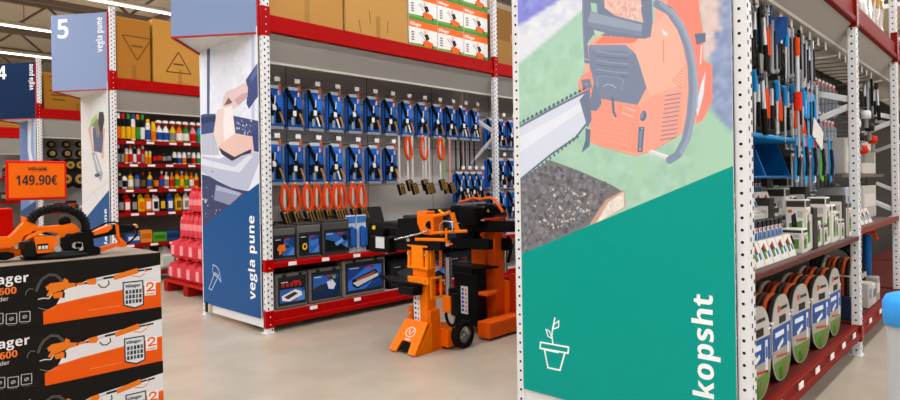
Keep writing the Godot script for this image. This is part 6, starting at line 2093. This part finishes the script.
	obj("socket", MB.new().paint("16407c").cyl(Vector3(0.02, 0.0, 0), Vector3(0.03, 0.12, 0), 0.016, 8), vm(0.4), t)
	pb = on_x(793, 50, -0.93)
	t = hang("telescopic_lopper", "telescopic lopper with an orange top and a red grip", "lopper", Vector3(-0.93, 1.93, pb.z), "")
	obj("top", MB.new().paint("dc4a14").cyl(Vector3(0.02, 0.04, 0), Vector3(0.02, -0.06, 0), 0.014, 8), vm(0.4), t)
	obj("shaft", MB.new().paint("c9cdd0").cyl(Vector3(0.02, -0.06, 0), Vector3(0.02, -0.26, 0), 0.011, 8), vm(0.45, 0.5), t)
	obj("grip", MB.new().paint("d8301a").cyl(Vector3(0.02, -0.26, 0), Vector3(0.02, -0.36, 0), 0.021, 10), vm(0.4), t)
	obj("blade", MB.new().paint("b5b7b9").prism([Vector2(-0.014, -0.36), Vector2(0.014, -0.36), Vector2(0.03, -0.6), Vector2(0.0, -0.62)], 0.006, Transform3D(Basis(Vector3.UP, PI / 2), Vector3(0.02, 0, 0))), vm(0.45, 0.5), t)
	# carded shears: silver blades, blue or orange grips
	for k in 7:
		var px := [800, 804, 808, 798, 803, 808, 813][k] as float
		var up := k < 3
		var pos := on_x(px, 60 if up else 95, -0.97)
		t = hang("hedge_shears", ("silver bladed hedge shears with blue grips" if up else "shears with orange and blue grips") + " on the green row, %s from the end post" % nth(k % 3 if up else k - 3), "shears", Vector3(-0.97, 1.93 if up else 1.76, pos.z), "hedge shears" if up else "small shears")
		obj("blade", MB.new().paint("b5b7ba").rbox(Vector3(0.02, -0.1, 0), Vector3(0.012, 0.24, 0.034), 0.004), vm(0.45, 0.5), t)
		for s in [-1, 1]:
			obj("grip", MB.new().paint("1f93d6" if up or k % 2 == 0 else "dc4a14").tube([Vector3(0.02, -0.21, s * 0.006), Vector3(0.024, -0.3, s * 0.03), Vector3(0.026, -0.38, s * 0.024)], 0.011, 8), vm(0.4), t)
		obj("pivot", MB.new().paint("2a2827").cyl(Vector3(0.02, -0.21, 0), Vector3(0.034, -0.21, 0), 0.016, 10), vm(0.4), t)
	# rows of slim grey packs
	var base := hang("slim_pack", "slim grey pack with a red top in the upper rows beside the brace", "product pack", Vector3(-1.12, 1.93, -4.36), "slim grey packs")
	obj("card", MB.new().paint("e2e6ea").rbox(Vector3(0.01, -0.13, 0), Vector3(0.008, 0.26, 0.06), 0.002), vm(0.35), base)
	obj("blister", MB.new().paint("8b939e").rbox(Vector3(0.022, -0.15, 0), Vector3(0.024, 0.2, 0.03), 0.006), vm(0.3), base)
	obj("header", MB.new().paint("c4462a").rbox(Vector3(0.0155, -0.035, 0), Vector3(0.004, 0.03, 0.05), 0.001), vm(0.4), base)
	var slots := []
	base.set_meta("label", "slim grey pack with a red top in the upper row, first from the brace")
	for k in 12:
		if k:
			slots.append([1.93, -4.36 - k * 0.115, "slim grey pack with a red top in the upper row, %s from the brace" % nth(k)])
		slots.append([1.64, -4.3 - k * 0.115, "slim grey pack with a red top in the middle row, %s from the brace" % nth(k)])
		if k > 1:
			slots.append([1.36, -4.42 - (k - 2) * 0.115, "slim grey pack with a red top in the low row, %s from the brace" % nth(k - 2)])
	for s in slots:
		copy(base, "slim_pack", Vector3(-1.12, s[0], s[1]), s[2], "slim grey packs")
	# tilted white notice
	pb = on_x(818, 134, -0.93)
	t = thing("notice_card", "tilted white notice card clipped among the hanging tools", "notice", Vector3(-0.93, pb.y, pb.z))
	t.rotation = Vector3(-0.35, 0, 0)
	obj("sheet", MB.new().paint("dcdad6").rbox(Vector3(0, 0, 0), Vector3(0.004, 0.12, 0.24), 0.001), vm(0.5), t)
	obj("clip", MB.new().paint("77746f").cyl(Vector3(-0.47, 0.05, 0), Vector3(0, 0.05, 0), 0.004, 6), vm(0.4, 0.7), t)
	# carded planters: cyan, green, white
	for k in 10:
		var pos := on_x(794 + k * 4.2, 150, -0.95)
		var col: String = ["1f93d6", "dfe3e4", "2aa4dc", "b9bdc0", "1c7fc0", "e4e6e6", "58b53c", "6fc24c", "1f93d6", "3a3a3c"][k]
		var cn: String = ["blue", "white", "bright blue", "grey", "dark blue", "pale", "green", "light green", "sky blue", "black"][k]
		t = hang("planting_tool", "%s carded planting tool in the row under the white notice" % cn, "garden tool", Vector3(-0.95 - 0.02 * (k % 2), 1.43, pos.z), "carded planting tools")
		obj("card", MB.new().paint(col).rbox(Vector3(0.012, -0.12, 0), Vector3(0.006, 0.25 + 0.02 * (k % 3), 0.05), 0.002, Basis(Vector3.RIGHT, 0.12 * (k % 3) - 0.1)), vm(0.4), t)
		obj("tool", MB.new().paint("2b2a2a" if k % 2 == 0 else "1f7fc0").tube([Vector3(0.022, -0.05, 0.01), Vector3(0.026, -0.15, -0.01), Vector3(0.024, -0.22, 0.005)], 0.01, 6), vm(0.4), t)
	# hooks with price tickets below the skirt
	for k in 18:
		var z := -2.8 - k * 0.2
		if absf(z + 4.83) < 0.06:
			continue
		var hk := MB.new().paint("6f6c68")
		hk.cyl(Vector3(-1.4, 2.06, z), Vector3(-0.98, 2.04, z), 0.004, 6)
		hk.cyl(Vector3(-0.98, 2.04, z), Vector3(-0.955, 2.06, z), 0.004, 6)
		obj("hook", hk, vm(0.35, 0.8), r)
		obj("price_ticket", MB.new().paint("c9c7c3").rbox(Vector3(-0.95, 2.062, z), Vector3(0.004, 0.055, 0.05), 0.001), vm(0.5), r)
	# second bay
	for k in 4:
		packet("stock_box", "large pale box on the %s ledge of the second bay, %s from the post" % [["upper", "lower"][k % 2], nth(k / 2)], Vector3(-1.08, [1.22, 0.865, 1.22, 0.865][k], -5.32 - 0.62 * (k / 2)), Vector3(0.3, 0.26, 0.56), ["b9b7b2", "aeb3ba", "c4c1bb", "b5b2ab"][k], ["d8d6d0", "4f86c4", "8a8781", "d0cdc6"][k], "grey boxes in the second bay", "box")
	deck(r, -0.92, -1.4, 1.22, -4.87, -6.55, "6b5e54")
	for k in 7:
		t = hang("connector_set", ["red", "white", "black"][k % 3] + " tap connector set hanging in the second bay, %s from the post" % nth(k), "tap connector", Vector3(-0.9, 1.72 - 0.09 * (k % 4), -5.0 - 0.13 * k), "tap connectors")
		obj("nut", MB.new().paint(["c83018", "d8d8d6", "2a2827"][k % 3]).lathe([[0.0, -0.03], [0.03, -0.03], [0.034, 0.0], [0.026, 0.03], [0.0, 0.035]], 12, Vector3(0.02, -0.05, 0)), vm(0.35), t)
		obj("nozzle", MB.new().paint("8b8a88").cyl(Vector3(0.02, -0.08, 0), Vector3(0.02, -0.15, 0), 0.014, 8), vm(0.35, 0.4), t)
	for k in 5:
		t = thing("picture_card", "pale picture card on the shelf of the second bay, %s from its post" % nth(k), "card", Vector3(-0.88, 0.842, -5.0 - 0.16 * k), "second bay picture cards")
		t.rotation.z = 0.35
		obj("board", MB.new().paint("b5b1a9").rbox(Vector3(0, 0.06, 0), Vector3(0.006, 0.12, 0.14), 0.001), vm(0.5), t)
		x_print(t, cm, 0.0036, 0.004, 0.116, 0.066, -0.066)
	for k in 4:
		t = thing("hose_loop", "black hose loop on the deck of the second bay, %s of four" % nth(k), "garden hose", Vector3(-1.1, 0.2065, -5.45 - 0.1 * k), "black hose loops")
		var pts := []
		for p in stadium(0.15, 0.44, 24):
			pts.append(Vector3(-p.x, p.y + 0.016, 0))
		pts.append(pts[0])
		obj("coil", MB.new().paint("211f1e").tube(pts, 0.016, 8, -1.0, false), vm(0.4), t)
		obj("band", MB.new().paint("c9c6c0").cyl(Vector3(0.15, 0.2, 0), Vector3(0.15, 0.24, 0), 0.019, 8), vm(0.4), t)
	t = thing("pump", "blue upright pump with a red handle on the deck of the second bay", "pump", Vector3(-0.98, 0.2065, -6.1))
	obj("body", MB.new().paint("1a5fa8").lathe([[0.0, 0.0], [0.07, 0.0], [0.075, 0.02], [0.05, 0.1], [0.03, 0.16], [0.03, 0.5], [0.0, 0.52]], 14), vm(0.4), t)
	obj("handle", MB.new().paint("d8401a").tube([Vector3(-0.08, 0.52, 0.04), Vector3(0.06, 0.53, 0.02), Vector3(0.07, 0.47, 0.02)], 0.016, 8), vm(0.4), t)
	for k in 4:
		packet("product_box", "small box low on the deck of the second bay, %s from its post" % nth(k), Vector3(-0.93, 0.2065, -5.0 + 0.0 - 0.17 * k - (0.35 if k > 0 else 0.0)), Vector3(0.12, 0.16 + 0.03 * (k % 2), 0.13), ["2c3a52", "b9b6b0", "c9c6c0", "98948d"][k], ["b9b6b0", "7a8a9a", "6a6862", "d0cdc6"][k], "small boxes in the second bay", "box")
	# wrapped bundles on the upper deck of the second bay
	var wrap := StandardMaterial3D.new()
	wrap.resource_name = "clear_wrap"
	wrap.albedo_color = Color("b9b0a4")
	wrap.roughness = 0.12
	wrap.metallic = 0.25
	wrap.clearcoat_enabled = true
	wrap.clearcoat = 0.8
	for k in 9:
		t = thing("wrapped_bundle", "plastic wrapped bundle on the upper deck, %s from the second post" % nth(k), "bundle", Vector3(-0.98, 2.356, -4.98 - k * 0.19), "wrapped bundles")
		m = MB.new().paint("a59a8c")
		var hh := 0.5 + 0.06 * (k % 3)
		var hoops := []
		for i in 9:
			var ring := PackedVector3Array()
			for j in 14:
				var a := -TAU * j / 14
				var rr := 0.078 * (1.0 + 0.12 * sin(a * 5 + i * 1.7 + k)) * (1.0 if i < 7 else 0.7)
				ring.append(Vector3(cos(a) * rr, hh * i / 8.0, sin(a) * rr))
			hoops.append(ring)
		m.sheet(hoops)
		m.cap(hoops[8], Vector3.UP)
		obj("wrap", m, wrap, t)
		obj("contents", MB.new().paint(["8a5a24", "5a5048", "b09a70"][k % 3]).cyl(Vector3(0, 0.005, 0), Vector3(0, hh * 0.8, 0), 0.05, 10), vm(0.6), t)
		obj("band", MB.new().paint("a87c3a").cyl(Vector3(0, hh * 0.5, 0), Vector3(0, hh * 0.62, 0), 0.082, 14), vm(0.5), t)
	# post with a blue cap close to the camera
	var d := ray(904, 292)
	pb = EYE + d * 1.15
	t = thing("barrier_post", "pale grey post with a rounded blue cap near the hoses", "post", Vector3(pb.x, 0, pb.z))
	obj("tube", MB.new().paint("a9abac").lathe([[0.0, 0.03], [0.028, 0.03], [0.028, pb.y - 0.06], [0.0, pb.y - 0.06]], 20), vm(0.4), t)
	obj("cap", MB.new().paint("3f9be8").lathe([[0.0, pb.y - 0.062], [0.034, pb.y - 0.062], [0.035, pb.y - 0.02], [0.028, pb.y - 0.006], [0.012, pb.y], [0.0, pb.y]], 20), vm(0.4), t)
	obj("base", MB.new().paint("6f6d6b").lathe([[0.0, 0.0], [0.15, 0.0], [0.15, 0.012], [0.06, 0.03], [0.0, 0.034]], 28), vm(0.5), t)

func _ready() -> void:
	var cam := Camera3D.new()
	cam.name = "camera"
	cam.projection = Camera3D.PROJECTION_FRUSTUM
	cam.near = 0.05
	cam.far = 100.0
	cam.size = 0.05 * 400.0 / FOCAL
	cam.frustum_offset = Vector2(0, -0.05 * (200.0 - AXIS_PX.y) / FOCAL)
	add_child(cam)
	var rc := rgt * cos(ROLL) - Vector3.UP * sin(ROLL)
	var uc := rgt * sin(ROLL) + Vector3.UP * cos(ROLL)
	cam.transform = Transform3D(Basis(rc, uc, -fwd), EYE)
	cam.current = true
	var we := WorldEnvironment.new()
	we.name = "surroundings"
	var env := Environment.new()
	env.background_mode = Environment.BG_COLOR
	env.background_color = Color("20201f")
	env.tonemap_mode = Environment.TONE_MAPPER_LINEAR
	env.tonemap_exposure = 1.0
	env.sdfgi_enabled = true
	env.ssao_enabled = true
	env.ssil_enabled = true
	we.environment = env
	add_child(we)
	for x in [-17.8, -14.8, -11.8, -8.8, -5.8, -2.8, 0.2, 3.2, 6.2]:
		var l := AreaLight3D.new()
		l.name = "tube_row_light"
		l.area_size = Vector2(0.12, 29.0)
		l.light_color = Color("f8f9ff")
		l.light_energy = LAMP
		l.light_size = 0.1
		l.shadow_enabled = true
		l.position = Vector3(x, 4.475, -5.0)
		l.rotation = Vector3(-PI / 2, 0, 0)
		add_child(l, true)
	build_setting()
	build_racks()
	build_signs()
	build_blue_row()
	build_splitters()
	build_stack()
	build_left()
	build_right()
